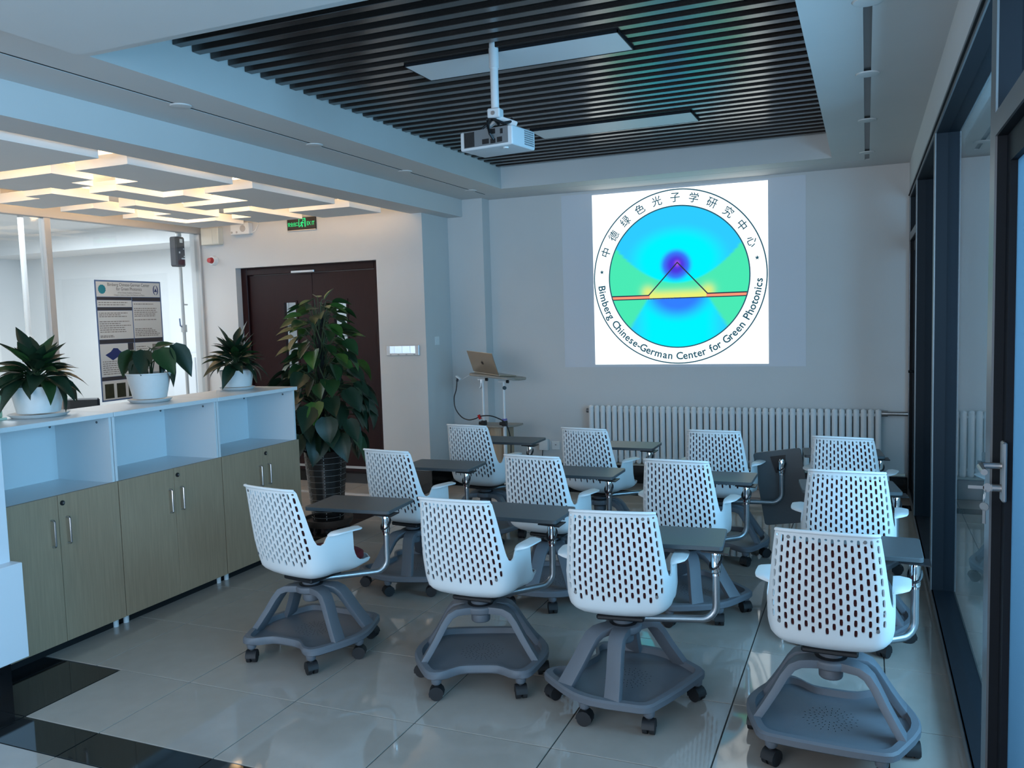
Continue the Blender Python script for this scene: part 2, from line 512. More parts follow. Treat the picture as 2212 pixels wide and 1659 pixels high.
# ---- double door
d1 = struct('door_1', 'dark red wooden double door with two narrow glazed slots')
Yd = 5.06
fr = MB()
fr.box(-2.74, -2.66, Yd - 0.03, Yd + 0.09, 0, 2.268).box(-1.06, -0.98, Yd - 0.03, Yd + 0.09, 0, 2.268).box(-2.66, -1.06, Yd - 0.03, Yd + 0.09, 2.19, 2.268)
fr.build('door_frame', 'wood_door', d1, bevel=0.004)
for (a, b, wa, wb_) in ((-2.655, -1.838, -2.21, -2.05), (-1.832, -1.065, -1.58, -1.42)):
    z0, z1 = 1.18, 1.885
    m = MB()
    m.box(a, wa, Yd, Yd + 0.045, 0.10, 2.185).box(wb_, b, Yd, Yd + 0.045, 0.10, 2.185)
    m.box(wa, wb_, Yd, Yd + 0.045, 0.10, z0).box(wa, wb_, Yd, Yd + 0.045, z1, 2.185)
    leaf = m.build('door_leaf', 'wood_door', d1)
    m = MB()
    t = 0.016
    m.box(wa - t, wa + 0.004, Yd - 0.008, Yd, z0 - t, z1 + t).box(wb_ - 0.004, wb_ + t, Yd - 0.008, Yd, z0 - t, z1 + t)
    m.box(wa, wb_, Yd - 0.008, Yd, z0 - t, z0 + 0.004).box(wa, wb_, Yd - 0.008, Yd, z1 - 0.004, z1 + t)
    m.build('slot_frame', 'wood_door', leaf)
    bx(wa, wb_, Yd + 0.018, Yd + 0.026, z0, z1).build('pane', 'glass_office', leaf)
    bx(a + 0.05, b - 0.01, Yd - 0.006, Yd, 0.13, 0.155).build('kick_strip', 'steel', leaf)
bx(-2.06, -1.77, Yd - 0.056, Yd - 0.03, 2.188, 2.212).build('door_closer', 'steel', d1, bevel=0.003)
bx(-2.74, -0.98, 4.95, 5.15, 0, 0.10).build('threshold', 'granite', d1)
# daylit lobby behind the door slots
sstruct('wall_lobby', bx(-3.25, -0.9, 6.5, 6.6, 0, 3.0).box(-0.98, -0.9, 5.2, 6.5, 0, 3.0).box(-3.25, -0.9, 5.15, 6.6, 2.95, 3.05), 'paint_white')
area('lobby_lamp_light', (-1.9, 5.9, 2.9), (0, 0, -1), 1.2, 0.8, 26, (0.75, 0.87, 1.0))

# ---- left glass partition of the office
w1 = struct('window_1', 'full height glass partition with pale aluminium frame, office behind')
XL = -3.21
m = MB()
m.box(XL - 0.05, XL + 0.03, -5.4, 4.95, 2.66, 2.87)
m.build('head_rail', 'alu_light', w1, bevel=0.004)
bx(XL - 0.05, XL + 0.03, -5.4, 4.95, 0, 0.08).build('bottom_rail', 'alu_light', w1)
for y in (-3.0, 0.05, 3.035, 4.915):
    bx(XL - 0.05, XL + 0.025, y, y + 0.035 if y > 4 else y + 0.065, 0.08, 2.66).build('post', 'alu_light', w1, bevel=0.004)
for a, b in ((-3.0, 0.05), (0.115, 3.035), (3.10, 4.915)):
    bx(XL - 0.016, XL - 0.008, a, b, 0.08, 2.66).build('pane', 'glass_office', w1)

# ---- right glass wall: frame with deep posts, fixed bays, far door, near frosted door
w2 = struct('window_2', 'dark framed glass partition along the side of the seating')
def jm(a, b, z0, z1, parent, name='post'):
    m = bx(XG + 0.006, XG + 0.115, a, b, z0, z1)
    o = m.build(name, 'alu_dark', parent)
    bx(XG, XG + 0.006, a - 0.001, b + 0.001, z0, z1).build('lit_face', 'alu_grey', o)  # light on the room face put into its grey; unlit sides near black
    return o
ZT = 2.63
jm(-5.4, YF, 2.565, ZT, w2, 'head_rail')
bx(XG - 0.008, XG, -5.4, YF, 2.585, 2.593).build('head_bead', 'alu_dark', w2)
o = bx(XG + 0.012, XG + 0.115, -5.4, YF, 0.0, 0.085).build('bottom_rail', 'alu_dark', w2)
bx(XG + 0.004, XG + 0.112, 0.56, 4.55, 0.085, 0.09).build('sill_face', 'alu_dark', o)
bx(XG + 0.006, XG + 0.012, 0.56, YF, 0.028, 0.09).build('sill_face', 'alu_grey', o)
for a, b in ((5.59, YF), (4.56, 4.64), (2.76, 2.84), (0.44, 0.54), (-0.62, -0.54), (-1.75, -1.67), (-4.0, -3.92)):
    jm(a, b, 0.085, 2.565, w2)
for a, b in ((2.84, 4.56), (0.54, 2.76), (-3.92, -1.75)):
    bx(XG + 0.062, XG + 0.070, a, b, 0.085, 2.565).build('pane', 'glass_clear', w2)
# far door with transom
jm(4.64, 5.59, 2.20, 2.26, w2, 'transom')
bx(XG + 0.062, XG + 0.070, 4.64, 5.59, 2.26, 2.565).build('pane', 'glass_clear', w2)
d2 = struct('door_2', 'narrow dark framed glass door at the far end of the glass partition')
m = MB()
m.box(XG + 0.03, XG + 0.075, 4.645, 4.72, 0.09, 2.195).box(XG + 0.03, XG + 0.075, 5.51, 5.585, 0.09, 2.195).box(XG + 0.03, XG + 0.075, 4.72, 5.51, 2.11, 2.195).box(XG + 0.03, XG + 0.075, 4.72, 5.51, 0.09, 0.2)
m.build('door_leaf', 'alu_dark', d2)
bx(XG + 0.05, XG + 0.056, 4.72, 5.51, 0.2, 2.11).build('pane', 'glass_clear', d2)
MB().cyl((XG + 0.03, 5.30, 1.12), (XG - 0.015, 5.30, 1.12), 0.012, n=12).build('lock', 'chrome', d2, smooth=True)
# near door: frosted, transom above, lever handle and hanging keys
jm(-0.54, 0.44, 2.13, 2.195, w2, 'transom')
bx(XG + 0.062, XG + 0.070, -0.54, 0.44, 2.195, 2.565).build('pane', 'glass_clear', w2)
jm(-1.67, -0.62, 2.13, 2.195, w2, 'transom')
bx(XG + 0.062, XG + 0.070, -1.67, -0.62, 2.195, 2.565).build('pane', 'glass_clear', w2)
d3 = struct('door_3', 'frosted glass door with dark aluminium stile and lever handle')
m = MB()
m.box(XG + 0.03, XG + 0.075, 0.372, 0.438, 0.09, 2.128).box(XG + 0.03, XG + 0.075, -0.535, -0.44, 0.09, 2.128).box(XG + 0.03, XG + 0.075, -0.44, 0.372, 2.05, 2.128).box(XG + 0.03, XG + 0.075, -0.44, 0.372, 0.09, 0.22)
m.build('door_leaf', 'alu_dark', d3)
bx(XG + 0.048, XG + 0.056, -0.44, 0.372, 0.22, 2.05).build('frosted_pane', 'glass_frosted', d3)
bx(XG + 0.062, XG + 0.070, -1.67, -0.62, 0.085, 2.13).build('pane', 'glass_clear', w2)
h = bx(XG + 0.018, XG + 0.03, 0.335, 0.383, 1.105, 1.275).build('handle_plate', 'key_metal', d3, bevel=0.004)
m = MB()
m.tube([(XG + 0.018, 0.36, 1.205), (XG - 0.02, 0.36, 1.205), (XG - 0.032, 0.356, 1.205), (XG - 0.036, 0.34, 1.205), (XG - 0.036, 0.25, 1.205)], 0.009, 10)
m.build('lever', 'key_metal', h, smooth=True)
m = MB().cyl((XG + 0.018, 0.36, 1.142), (XG - 0.004, 0.36, 1.142), 0.011, n=14)
m.build('lock_cylinder', 'key_metal', h, smooth=True)
# ---- radiator and pipes
rad = thing('radiator', 'long white column radiator under the projected slide', 'radiator', (1.0, YF - 0.09, 0))
cm = MB()
prof = []
for i in range(9):
    t = PI * i / 8
    prof.append((0.0255 * math.cos(t), 0.555 + 0.010 + 0.015 * math.sin(t)))
ce = MB()
ce.cyl((0, -0.028, 0.02), (0, -0.028, 0.545), 0.025, n=14, caps=False)
for s_ in (1, -1):
    z0 = 0.545 if s_ > 0 else 0.02
    rings = [(0.025 * math.cos(q), 0.020 * math.sin(q)) for q in (0, 0.5, 1.0, 1.4)]
    for (ra, za), (rb, zb) in zip(rings[:-1], rings[1:]):
        ce.cyl((0, -0.028, z0 + s_ * za), (0, -0.028, z0 + s_ * zb), ra, rb, n=14, caps=False)
    ra, za = rings[-1]
    ce.cyl((0, -0.028, z0 + s_ * za), (0, -0.028, z0 + s_ * (za + 0.001)), ra, 0.001, n=14, caps=False)
ce.cyl((0, 0.03, 0.02), (0, 0.03, 0.55), 0.02, n=10)
ce.box(-0.012, 0.012, -0.03, 0.035, 0.49, 0.525).box(-0.012, 0.012, -0.03, 0.035, 0.04, 0.075)
cme = ce.mesh('column', 'radiator', smooth=True, ang=50)
NC = 45
pc = 2.645 / NC
for i in range(NC):
    inst('column', cme, rad, ((i + 0.5) * pc, 0, 0.212))
m = MB().cyl((0.02, 0, 0.72), (2.63, 0, 0.72), 0.016, n=10).cyl((0.02, 0, 0.27), (2.63, 0, 0.27), 0.016, n=10)
m.build('manifold', 'radiator', rad, smooth=True)
MB().cyl((-0.025, 0, 0.72), (0.02, 0, 0.72), 0.022, n=10).build('end_plug', 'alu_grey', rad, smooth=True)
m = MB().cyl((2.64, 0, 0.735), (2.69, 0, 0.735), 0.027, n=12).cyl((2.69, 0, 0.735), (2.85, 0, 0.735), 0.019, n=12)
m.build('supply_pipe', 'key_metal', rad, smooth=True)
m = MB()
for q in (0.3, 1.3, 2.3):
    m.box(q, q + 0.03, 0.03, 0.0895, 0.30, 0.33)
m.build('bracket', 'radiator', rad)
tag(MB().cyl((0.4, YF - 0.05, 0.195), (XG - 0.02, YF - 0.05, 0.195), 0.013, n=10).build('heating_pipe', 'cream', smooth=True), 'thin pale heating pipe running along the wall under the radiator', 'pipe')

# ================================================================== PROJECTED SLIDE
slide = thing('projected_slide', 'bright square slide with a round colourful emblem projected on the wall', 'projection', (1.872, YF - 0.0005, 1.992))
SY = -0.004
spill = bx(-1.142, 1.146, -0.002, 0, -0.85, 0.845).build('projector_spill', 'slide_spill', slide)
bx(-0.824, 0.824, SY, -0.0022, -0.824, 0.826).build('white_square', 'slide_white', slide)
def ring(r0, r1, n, m, name, y):
    mb = MB()
    vs, fs = [], []
    for i in range(n):
        t = 2 * PI * i / n
        vs += [(r0 * math.cos(t), y, r0 * math.sin(t)), (r1 * math.cos(t), y, r1 * math.sin(t))]
    for i in range(n):
        j = (i + 1) % n
        fs.append((2 * i, 2 * i + 1, 2 * j + 1, 2 * j))
    return mb.add(vs, fs).build(name, m, slide)
RI = 0.664
ring(0.809, 0.821, 160, 'slide_ink', 'outer_circle', SY - 0.001)
ring(RI - 0.006, RI + 0.006, 160, 'slide_ink', 'inner_circle', SY - 0.0025)
# disc with the wave pattern, coloured per vertex
def lerp3(a, b, t):
    t = max(0.0, min(1.0, t))
    return tuple(x + (y - x) * t for x, y in zip(a, b))
def sst(a, b, x):
    t = max(0.0, min(1.0, (x - a) / (b - a)))
    return t * t * (3 - 2 * t)
GREEN = s2l((0.29, 0.92, 0.71)); CY = s2l((0.0, 0.96, 1.0)); SKY = s2l((0.18, 0.80, 1.0)); VIO = s2l((0.30, 0.22, 0.88))
PINK = s2l((0.74, 0.36, 0.92)); YEL = s2l((0.93, 0.95, 0.47)); BLU = s2l((0.20, 0.50, 1.0)); LIME = s2l((0.48, 0.94, 0.58))
def pat(u, v):
    if v > -0.296:
        c = GREEN
        # yellow glow between the slab and the lobe
        g = 0.9 * math.exp(-((v + 0.27) / 0.085) ** 2) * (1 - sst(0.36, 0.56, abs(u)))
        c = lerp3(c, YEL, g * 1.1)
        for cu in (-0.43, 0.43):
            d = math.hypot(u - cu, (v + 0.20))
            c = lerp3(c, YEL, 0.8 * math.exp(-(d / 0.09) ** 2))
        vb = -0.09 + 0.66 * u * u
        t = sst(vb - 0.015, vb + 0.03, v)
        d = math.hypot(u / 0.62, (v - 0.24) / 0.42)
        lobe = lerp3(CY, SKY, sst(0.7, 1.3, d))
        d2 = math.hypot(u + 0.02, (v - 0.17) * 1.0)
        lobe = lerp3(lobe, BLU, 1 - sst(0.16, 0.26, d2))
        lobe = lerp3(lobe, VIO, 1 - sst(0.08, 0.20, d2))
        lobe = lerp3(lobe, PINK, 0.9 * math.exp(-((u / 0.035) ** 2 + ((v - 0.19) / 0.04) ** 2)))
        return lerp3(c, lobe, t)
    ub = 0.42 + 0.62 * (-0.29 - v) if v < -0.29 else 0.42
    t = 1 - sst(ub - 0.02, ub + 0.04, abs(u))
    d = math.hypot(u, (v + 0.20) * 1.25)
    lobe = lerp3(BLU, CY, sst(0.26, 0.60, d))
    lobe = lerp3(lobe, SKY, sst(0.35, 0.75, abs(u)))
    return lerp3(GREEN, lobe, t)
NR, NA = 70, 160
vs, fs, cols = [(0, SY - 0.001, 0)], [], [pat(0, 0)]
for i in range(1, NR + 1):
    r = i / NR
    for j in range(NA):
        t = 2 * PI * j / NA
        u, v = r * math.cos(t), r * math.sin(t)
        vs.append((u * RI, SY - 0.001, v * RI))
        cols.append(pat(u, v))
for j in range(NA):
    fs.append((0, 1 + j, 1 + (j + 1) % NA))
for i in range(NR - 1):
    for j in range(NA):
        a = 1 + i * NA + j; b = 1 + i * NA + (j + 1) % NA
        fs.append((a, b, b + NA, a + NA))
me = bpy.data.meshes.new('emblem_disc')
me.from_pydata(vs, [], fs)
ca = me.color_attributes.new('print', 'FLOAT_COLOR', 'POINT')
for i, c in enumerate(cols):
    ca.data[i].color = (*c, 1)
m_ = bpy.data.materials.new('slide_emblem')
m_.use_nodes = True
nt = m_.node_tree
nt.nodes.clear()
oo = nt.nodes.new('ShaderNodeOutputMaterial'); ee = nt.nodes.new('ShaderNodeEmission'); at = nt.nodes.new('ShaderNodeAttribute')
at.attribute_name = 'print'
ee.inputs[1].default_value = 1.2
nt.links.new(at.outputs['Color'], ee.inputs[0]); nt.links.new(ee.outputs[0], oo.inputs[0])
me.materials.append(m_)
inst('emblem_disc', me, slide)
def strip(pts, wdt, m, name, y):
    mb = MB()
    for (a, b) in zip(pts[:-1], pts[1:]):
        a2, b2 = Vector(a), Vector(b)
        d = (b2 - a2).normalized(); n = Vector((-d.y, d.x)) * wdt / 2
        q = [a2 - n - d * wdt * 0.3, b2 - n + d * wdt * 0.3, b2 + n + d * wdt * 0.3, a2 + n - d * wdt * 0.3]
        mb.add([(p.x * RI, y, p.y * RI) for p in q], [(0, 1, 2, 3)])
    return mb.build(name, m, slide)
strip([(-0.955, -0.2725), (-0.42, -0.2725)], 0.05, 'slide_orange', 'waveguide_band', SY - 0.0014)
strip([(0.42, -0.2725), (0.955, -0.2725)], 0.05, 'slide_orange', 'waveguide_band', SY - 0.0014)
strip([(-0.965, -0.247), (-0.42, -0.247), (0, 0.205), (0.42, -0.247), (0.965, -0.247)], 0.017, 'slide_dark', 'ridge_line', SY - 0.0018)
strip([(-0.95, -0.298), (0.95, -0.298)], 0.014, 'slide_dark', 'slab_line', SY - 0.0018)
def ring_text(s, rad, a0, a1, size, inward, adv=None):
    n = len(s)
    if adv:
        tot = sum(adv)
        pos, acc = [], 0
        for w_ in adv:
            pos.append((acc + w_ / 2) / tot); acc += w_
    else:
        pos = [i / (n - 1) for i in range(n)]
    for ch, p in zip(s, pos):
        if ch == ' ':
            continue
        t = R(a0 + (a1 - a0) * p)
        v, f = text2d(ch, size, bold=0.022 if ord(ch) < 256 else 0.011)
        if inward:   # bottom text, letters stand towards the centre
            ax = (-math.sin(t), math.cos(t)); ay = (-math.cos(t), -math.sin(t))
        else:
            ax = (math.sin(t), -math.cos(t)); ay = (math.cos(t), math.sin(t))
        o = (rad * math.cos(t), rad * math.sin(t))
        pts = [(o[0] + ax[0] * x + ay[0] * (y - size * 0.36), SY - 0.0012, o[1] + ax[1] * x + ay[1] * (y - size * 0.36)) for x, y in v]
        MB().add(pts, f).build('letter', 'slide_ink', slide)
ring_text('中德绿色光子学研究中心', 0.742, 159, 23, 0.098, False)
EN = 'Bimberg Chinese-German Center for Green Photonics'
WID = {'i': 0.5, 'l': 0.5, ' ': 0.75, 'r': 0.75, 'f': 0.7, 't': 0.75, 'm': 1.7, '-': 0.7, 'C': 1.2, 'G': 1.3, 'B': 1.15, 'P': 1.1, 'c': 0.9, 's': 0.9}
ring_text(EN, 0.742, 184, 360 - 3, 0.098, True, [WID.get(c, 1.05) for c in EN])
for a in (166 + 8, 11):
    t = R(a)
    c = (0.742 * math.cos(t), 0.742 * math.sin(t))
    p = [(c[0] + (0.024 if i % 2 == 0 else 0.010) * math.sin(PI * i / 5), SY - 0.0012, c[1] + (0.024 if i % 2 == 0 else 0.010) * math.cos(PI * i / 5)) for i in range(10)]
    MB().add(p, [tuple(range(10))]).build('star', 'slide_ink', slide)

# ================================================================== CEILING FITTINGS
for (x0, y0, lab) in ((1.195, 1.815, 'long flat white ceiling lamp panel behind the projector pole'), (1.20, 3.67, 'long flat white ceiling lamp panel closest to the projected slide')):
    t = thing('ceiling_lamp', lab, 'ceiling lamp', (x0, y0, 3.049))
    bx(0, 1.19, 0, 0.30, -0.012, 0).build('diffuser', 'lamp_off', t)
    bx(-0.006, 1.196, -0.006, 0, -0.013, 0).box(-0.006, 1.196, 0.30, 0.306, -0.013, 0).box(-0.006, 0, -0.006, 0.306, -0.013, 0).box(1.19, 1.196, -0.006, 0.306, -0.013, 0).build('rim', 'alu_dark', t)
sp = MB().lathe([(0.045, 0.0), (0.055, 0.002), (0.058, 0.008)], 20).mesh('spot', 'paint', smooth=True)
sp2 = MB().lathe([(0.012, 0.0), (0.02, -0.004), (0.024, 0.001)], 12).mesh('lens', 'chrome', smooth=True)
for (x, y, side) in ((0.07, 1.32, 0), (0.07, 2.53, 0), (0.07, 3.75, 0), (0.07, 4.98, 0), (3.518, 1.39, 1), (3.518, 2.52, 1), (3.518, 3.70, 1), (3.518, 4.94, 1)):
    o = inst('recessed_spotlight', sp, None, (x, y, ZS - 0.008))
    tag(o, ['small round recessed spotlight in the ceiling groove on the cabinet side', 'small round recessed spotlight in the ceiling groove on the glass wall side'][side], 'spotlight',
        ['spotlights in the groove on the cabinet side', 'spotlights in the groove on the glass wall side'][side])
    inst('lens', sp2, o, (0.02, 0, 0.004))

# projector on a pole
pj = thing('projector', 'white projector hanging upside down from a ceiling pole', 'projector', (1.73, 1.795, 2.53))
MB().cyl((0, 0, 0.195), (0, 0, 0.69), 0.021, n=16).build('pole', 'white_metal', pj, smooth=True)
MB().cyl((0, 0, 0.42), (0, 0, 0.69), 0.0255, n=16).build('pole_sleeve', 'white_metal', pj, smooth=True)
bx(-0.035, 0.035, -0.03, 0.03, 0.165, 0.215).build('joint', 'white_metal', pj, bevel=0.006)
MB().cyl((0, -0.036, 0.188), (0, 0.036, 0.188), 0.011, n=12).build('pivot_bolt', 'steel', pj, smooth=True)
m = MB()
m.obox((0.055, 0.02, 0.150), (0.9, 0.25, -0.36), (-0.25, 0.97, 0), (0.35, 0.1, 0.93), 0.055, 0.012, 0.014)
m.obox((-0.05, 0.03, 0.14), (0.9, -0.35, 0.3), (0.35, 0.94, 0), (-0.3, 0, 0.95), 0.05, 0.012, 0.01)
m.build('bracket_arm', 'white_metal', pj, bevel=0.003)
pr = R(-9)
def pjm(v):
    c, s = math.cos(pr), math.sin(pr)
    return (v[0] * c - v[1] * s, v[0] * s + v[1] * c, v[2])
def pbuild(mb, name, m, par=pj, **k):
    mb.v = [pjm((p[0], p[1], p[2])) for p in mb.v]
    return mb.build(name, m, par, **k)
hs = pbuild(bx(-0.16, 0.16, -0.10, 0.13, 0.0, 0.098), 'housing', 'projector', bevel=0.012, seg=3, smooth=True)
pbuild(bx(-0.135, 0.135, -0.1015, -0.09, 0.012, 0.095), 'port_panel', 'projector_grey')
g = MB()
for i in range(14):
    g.box(-0.130 + i * 0.0045, -0.1275 + i * 0.0045, -0.1035, -0.1014, 0.015, 0.09)
pbuild(g, 'rear_grille', 'black')
g = MB()
for (a, b, c, d) in ((-0.02, 0.02, 0.02, 0.045), (0.03, 0.06, 0.018, 0.04), (0.07, 0.1, 0.02, 0.045), (0.02, 0.06, 0.065, 0.09), (0.09, 0.105, 0.06, 0.085)):
    g.box(a, b, -0.1032, -0.1014, c, d)
pbuild(g, 'port', 'black')
g = MB()
for i in range(8):
    for j in range(7):
        g.box(0.1605, 0.1615, 0.02 + i * 0.012, 0.028 + i * 0.012, 0.015 + j * 0.011, 0.022 + j * 0.011)
pbuild(g, 'side_grille', 'projector_grey')
pbuild(MB().cyl((0.07, 0.12, 0.05), (0.07, 0.14, 0.05), 0.032, n=20), 'lens', 'black', smooth=True)
pbuild(MB().cyl((0.09, -0.05, -0.006), (0.09, -0.05, 0.002), 0.014, n=12), 'foot', 'projector')
g = MB()
g.tube([(-0.06, 0.02, 0.12), (-0.03, -0.03, 0.16), (0.02, -0.05, 0.15), (0.06, -0.02, 0.13), (0.08, 0.05, 0.15), (0.05, 0.08, 0.17)], 0.008, 8)
g.tube([(0.0, -0.05, 0.15), (0.02, -0.11, 0.11), (0.045, -0.13, 0.06), (0.05, -0.106, 0.035)], 0.006, 8)
g.tube([(-0.08, -0.02, 0.115), (-0.04, 0.0, 0.15), (0.0, -0.02, 0.17), (0.0, 0.03, 0.14)], 0.007, 8)
pbuild(g, 'cable', 'black', smooth=True)

# ================================================================== CABINETS
CX, CB, CH = -0.30, -0.75, 1.203
def cabinet(y0, y1, label, near=False):
    t = thing('storage_cabinet', label, 'cabinet', (CX, y0, 0), 0, 'low oak and white storage cabinets in a row')
    W = y1 - y0
    D = CX - CB
    ti = 0.018
    b = MB()
    b.box(-D, -0.02, 0.002, ti, 0.06, CH - 0.026).box(-D, -0.02, W - ti, W - 0.002, 0.06, CH - 0.026)
    b.box(-D, -D + 0.01, ti, W - ti, 0.06, CH - 0.026)
    b.box(-D + 0.01, -0.022, ti, W - ti, 0.79, 0.815)
    b.box(-D + 0.01, -0.022, ti, W - ti, 0.06, 0.078)
    b.build('carcass', 'laminate', t)
    bx(-D, 0.0, 0.0005, W - 0.0005 + (0.012 if not near and y1 > 2.6 else 0), CH - 0.025, CH).build('top_board', 'laminate', t, bevel=0.002)
    bx(-D + 0.05, -0.05, 0.02, W - 0.02, 0.0, 0.06).build('plinth', 'void', t)
    mid = W / 2
    for s, (a, c) in ((1, (0.002, mid - 0.0015)), (-1, (mid + 0.0015, W - 0.002))):
        dr = bx(-0.02, 0.0, a, c, 0.052, 0.817).build('cabinet_door', 'oak', t, bevel=0.001)
        hy = mid - 0.045 if s == 1 else mid + 0.045
        h = MB().tube([(0.0, hy, 0.562), (0.02, hy, 0.562), (0.024, hy, 0.567), (0.024, hy, 0.693), (0.02, hy, 0.698), (0, hy, 0.698)], 0.0055, 8)
        h.build('handle', 'steel', dr, smooth=True)
        if s == -1:
            k = MB().cyl((0, mid + 0.025, 0.775), (0.005, mid + 0.025, 0.775), 0.013, n=16)
            k.build('lock', 'black', dr, smooth=True)
            MB().cyl((0.004, mid + 0.029, 0.775), (0.007, mid + 0.029, 0.775), 0.006, n=10).build('keyhole', 'steel', dr, smooth=True)
    for yy in (0.035, W - 0.035):
        MB().cyl((-0.05, yy, 0.0), (-0.05, yy, 0.052), 0.016, n=12).build('foot', 'white_metal', t, smooth=True)
    p = MB()
    p.cyl((-D + 0.0095, W - 0.05, CH - 0.085), (-D + 0.0125, W - 0.05, CH - 0.085), 0.007, n=12)
    p.build('screw_cap', 'alu_grey', t)
    MB().cyl((-0.11, W - ti - 0.002, CH - 0.055), (-0.11, W - ti + 0.0005, CH - 0.055), 0.007, n=12).build('screw_cap', 'alu_grey', t)
    return t
cabinet(0.309, 1.071, 'low cabinet of oak doors and open white top shelf beside the white counter')
cabinet(1.073, 1.885, 'low cabinet of oak doors and open white top shelf between two like it')
cabinet(1.887, 2.69, 'low cabinet of oak doors and open white top shelf beside the tall climbing plant')

# white reception counter end with black plinth
rc = thing('reception_counter', 'white counter end with a projecting lower block on a black plinth', 'counter', (-0.06, 0.29, 0))
bx(-0.75, -0.07, -1.6, 0.0, 0.60, 1.24).build('upper_body', 'reception', rc, bevel=0.003)
bx(-0.75, -0.005, -1.6, 0.01, 0.155, 0.602).build('lower_block', 'reception', rc, bevel=0.003)
bx(-0.70, -0.075, -1.58, -0.034, 0.0, 0.155).build('plinth', 'granite', rc)

# ================================================================== WALL FITTINGS
ex = thing('exit_sign', 'green lit exit sign on a black plate above the double door', 'sign', (-1.842, 4.95, 2.68))
bx(-0.175, 0.175, -0.022, 0, -0.062, 0.062).build('plate', 'black', ex, bevel=0.002)
bx(-0.178, 0.178, -0.024, 0, -0.068, -0.062).build('lower_edge', 'steel', ex)
for word, size, x0_, step in (('EXIT', 0.054, 0.080, 0.0245), ('安全出口', 0.046, -0.150, 0.0335)):
    for k_, ch in enumerate(word):
        v, f = text2d(ch, size, bold=0.012)
        MB().flat(v, f, (x0_ + step * k_ + (0.008 if ch == 'I' else 0), -0.0232, -0.02), (0.8, 0, 0), (0, 0, 1)).build('letter', 'exit_green', ex)
m = MB()
def seg2(pts, wd_):
    for (a, b) in zip(pts[:-1], pts[1:]):
        a2, b2 = Vector(a), Vector(b)
        d = (b2 - a2).normalized(); n = Vector((-d.y, d.x)) * wd_
        m.add([(p.x, -0.0232, p.y) for p in (a2 - n, b2 - n, b2 + n, a2 + n)], [(0, 1, 2, 3)])
seg2([(-0.025, 0.05), (-0.025, -0.035)], 0.004); seg2([(0.05, 0.055), (0.05, -0.035)], 0.007); seg2([(-0.025, 0.05), (0.05, 0.05)], 0.004)
seg2([(0.02, 0.02), (0.005, -0.01), (0.018, -0.02), (0.01, -0.035)], 0.006); seg2([(0.005, -0.01), (-0.015, -0.028)], 0.005); seg2([(0.018, 0.014), (0.036, 0.004)], 0.004); seg2([(0.018, 0.016), (0.0, 0.012), (-0.006, 0.0)], 0.004)
m.add([(0.026 + 0.008 * math.cos(k * PI / 4), -0.0232, 0.032 + 0.008 * math.sin(k * PI / 4)) for k in range(8)], [tuple(range(8))])
m.build('running_figure', 'exit_green', ex)

sk = thing('wall_speaker', 'cream square wall speaker above the left side of the double door', 'speaker', (-2.99, 4.95, 2.62))
bx(-0.13, 0.11, -0.08, 0, -0.09, 0.09).build('body', 'cream', sk, bevel=0.006)
bx(-0.12, 0.03, -0.082, -0.079, -0.08, 0.08).build('grille', 'cream', sk)
el = thing('emergency_light', 'white twin emergency light box on the wall beside the cream speaker', 'lamp', (-2.60, 4.95, 2.68))
bx(-0.12, 0.12, -0.07, 0, -0.065, 0.055).build('body', 'paint_white', el, bevel=0.005)
for x in (-0.085, 0.0):
    MB().cyl((x, -0.04, 0.05), (x, -0.05, 0.09), 0.03, 0.036, n=16).build('lamp_head', 'paint_white', el, smooth=True)
MB().cyl((0.045, -0.069, -0.005), (0.045, -0.073, -0.005), 0.036, n=18).build('dial', 'alu_light', el, smooth=True)
for x in (-0.1, -0.035):
    MB().cyl((x, -0.069, -0.04), (x, -0.074, -0.04), 0.012, n=12).build('button', 'alu_light', el, smooth=True)
MB().tube([(0.12, -0.02, -0.05), (0.16, -0.01, -0.03), (0.20, -0.006, 0.03), (0.19, -0.004, 0.1), (0.14, -0.004, 0.16)], 0.004, 6).build('cable', 'paint_white', el, smooth=True)
fa = thing('fire_alarm', 'white fire alarm dome with red lamp left of the double door', 'alarm', (-3.02, 4.95, 2.365))
MB().cyl((0, 0, 0), (0, -0.045, 0), 0.055, 0.045, n=24).build('base', 'paint_white', fa, smooth=True)
MB().cyl((0, -0.045, 0), (0, -0.085, 0), 0.034, 0.026, n=20).build('red_lamp', 'red_plastic', fa, smooth=True)
sw = thing('switch_panel', 'row of four mirrored switches on the wall beside the double door', 'switch', (-0.713, 4.95, 1.363))
bx(-0.185, 0.185, -0.012, 0, -0.05, 0.05).build('frame', 'steel', sw, bevel=0.003)
for i in range(4):
    k = bx(-0.178 + i * 0.0895, -0.092 + i * 0.0895, -0.015, -0.012, -0.028, 0.043).build('rocker', 'mirror_plate', sw)
    k.rotation_euler[2] = R((i - 1.5) * 0.8)
    bx(-0.145 + i * 0.0895, -0.125 + i * 0.0895, -0.0135, -0.012, -0.044, -0.038).build('mark', 'ink_grey', sw)
ls = thing('light_switch', 'small white light switch on the side of the wall pier', 'switch', (-0.45, 5.17, 1.445))
bx(0, 0.009, -0.043, 0.043, -0.043, 0.043).build('frame', 'paint_white', ls, bevel=0.003)
bx(0.009, 0.013, -0.02, 0.03, -0.03, 0.03).build('rocker', 'paint_white', ls, bevel=0.002)
so = thing('wall_socket', 'white wall socket low on the wall left of the radiator', 'socket', (0.61, YF, 0.345))
bx(-0.043, 0.043, -0.009, 0, -0.043, 0.043).build('plate', 'paint_white', so, bevel=0.003)
bx(-0.008, 0.008, -0.0095, -0.0088, 0.005, 0.011).build('slot', 'black', so)
ad = thing('plug_adapter', 'white box plug adapter in the wall left of the radiator', 'adapter', (0.50, YF, 0.35))
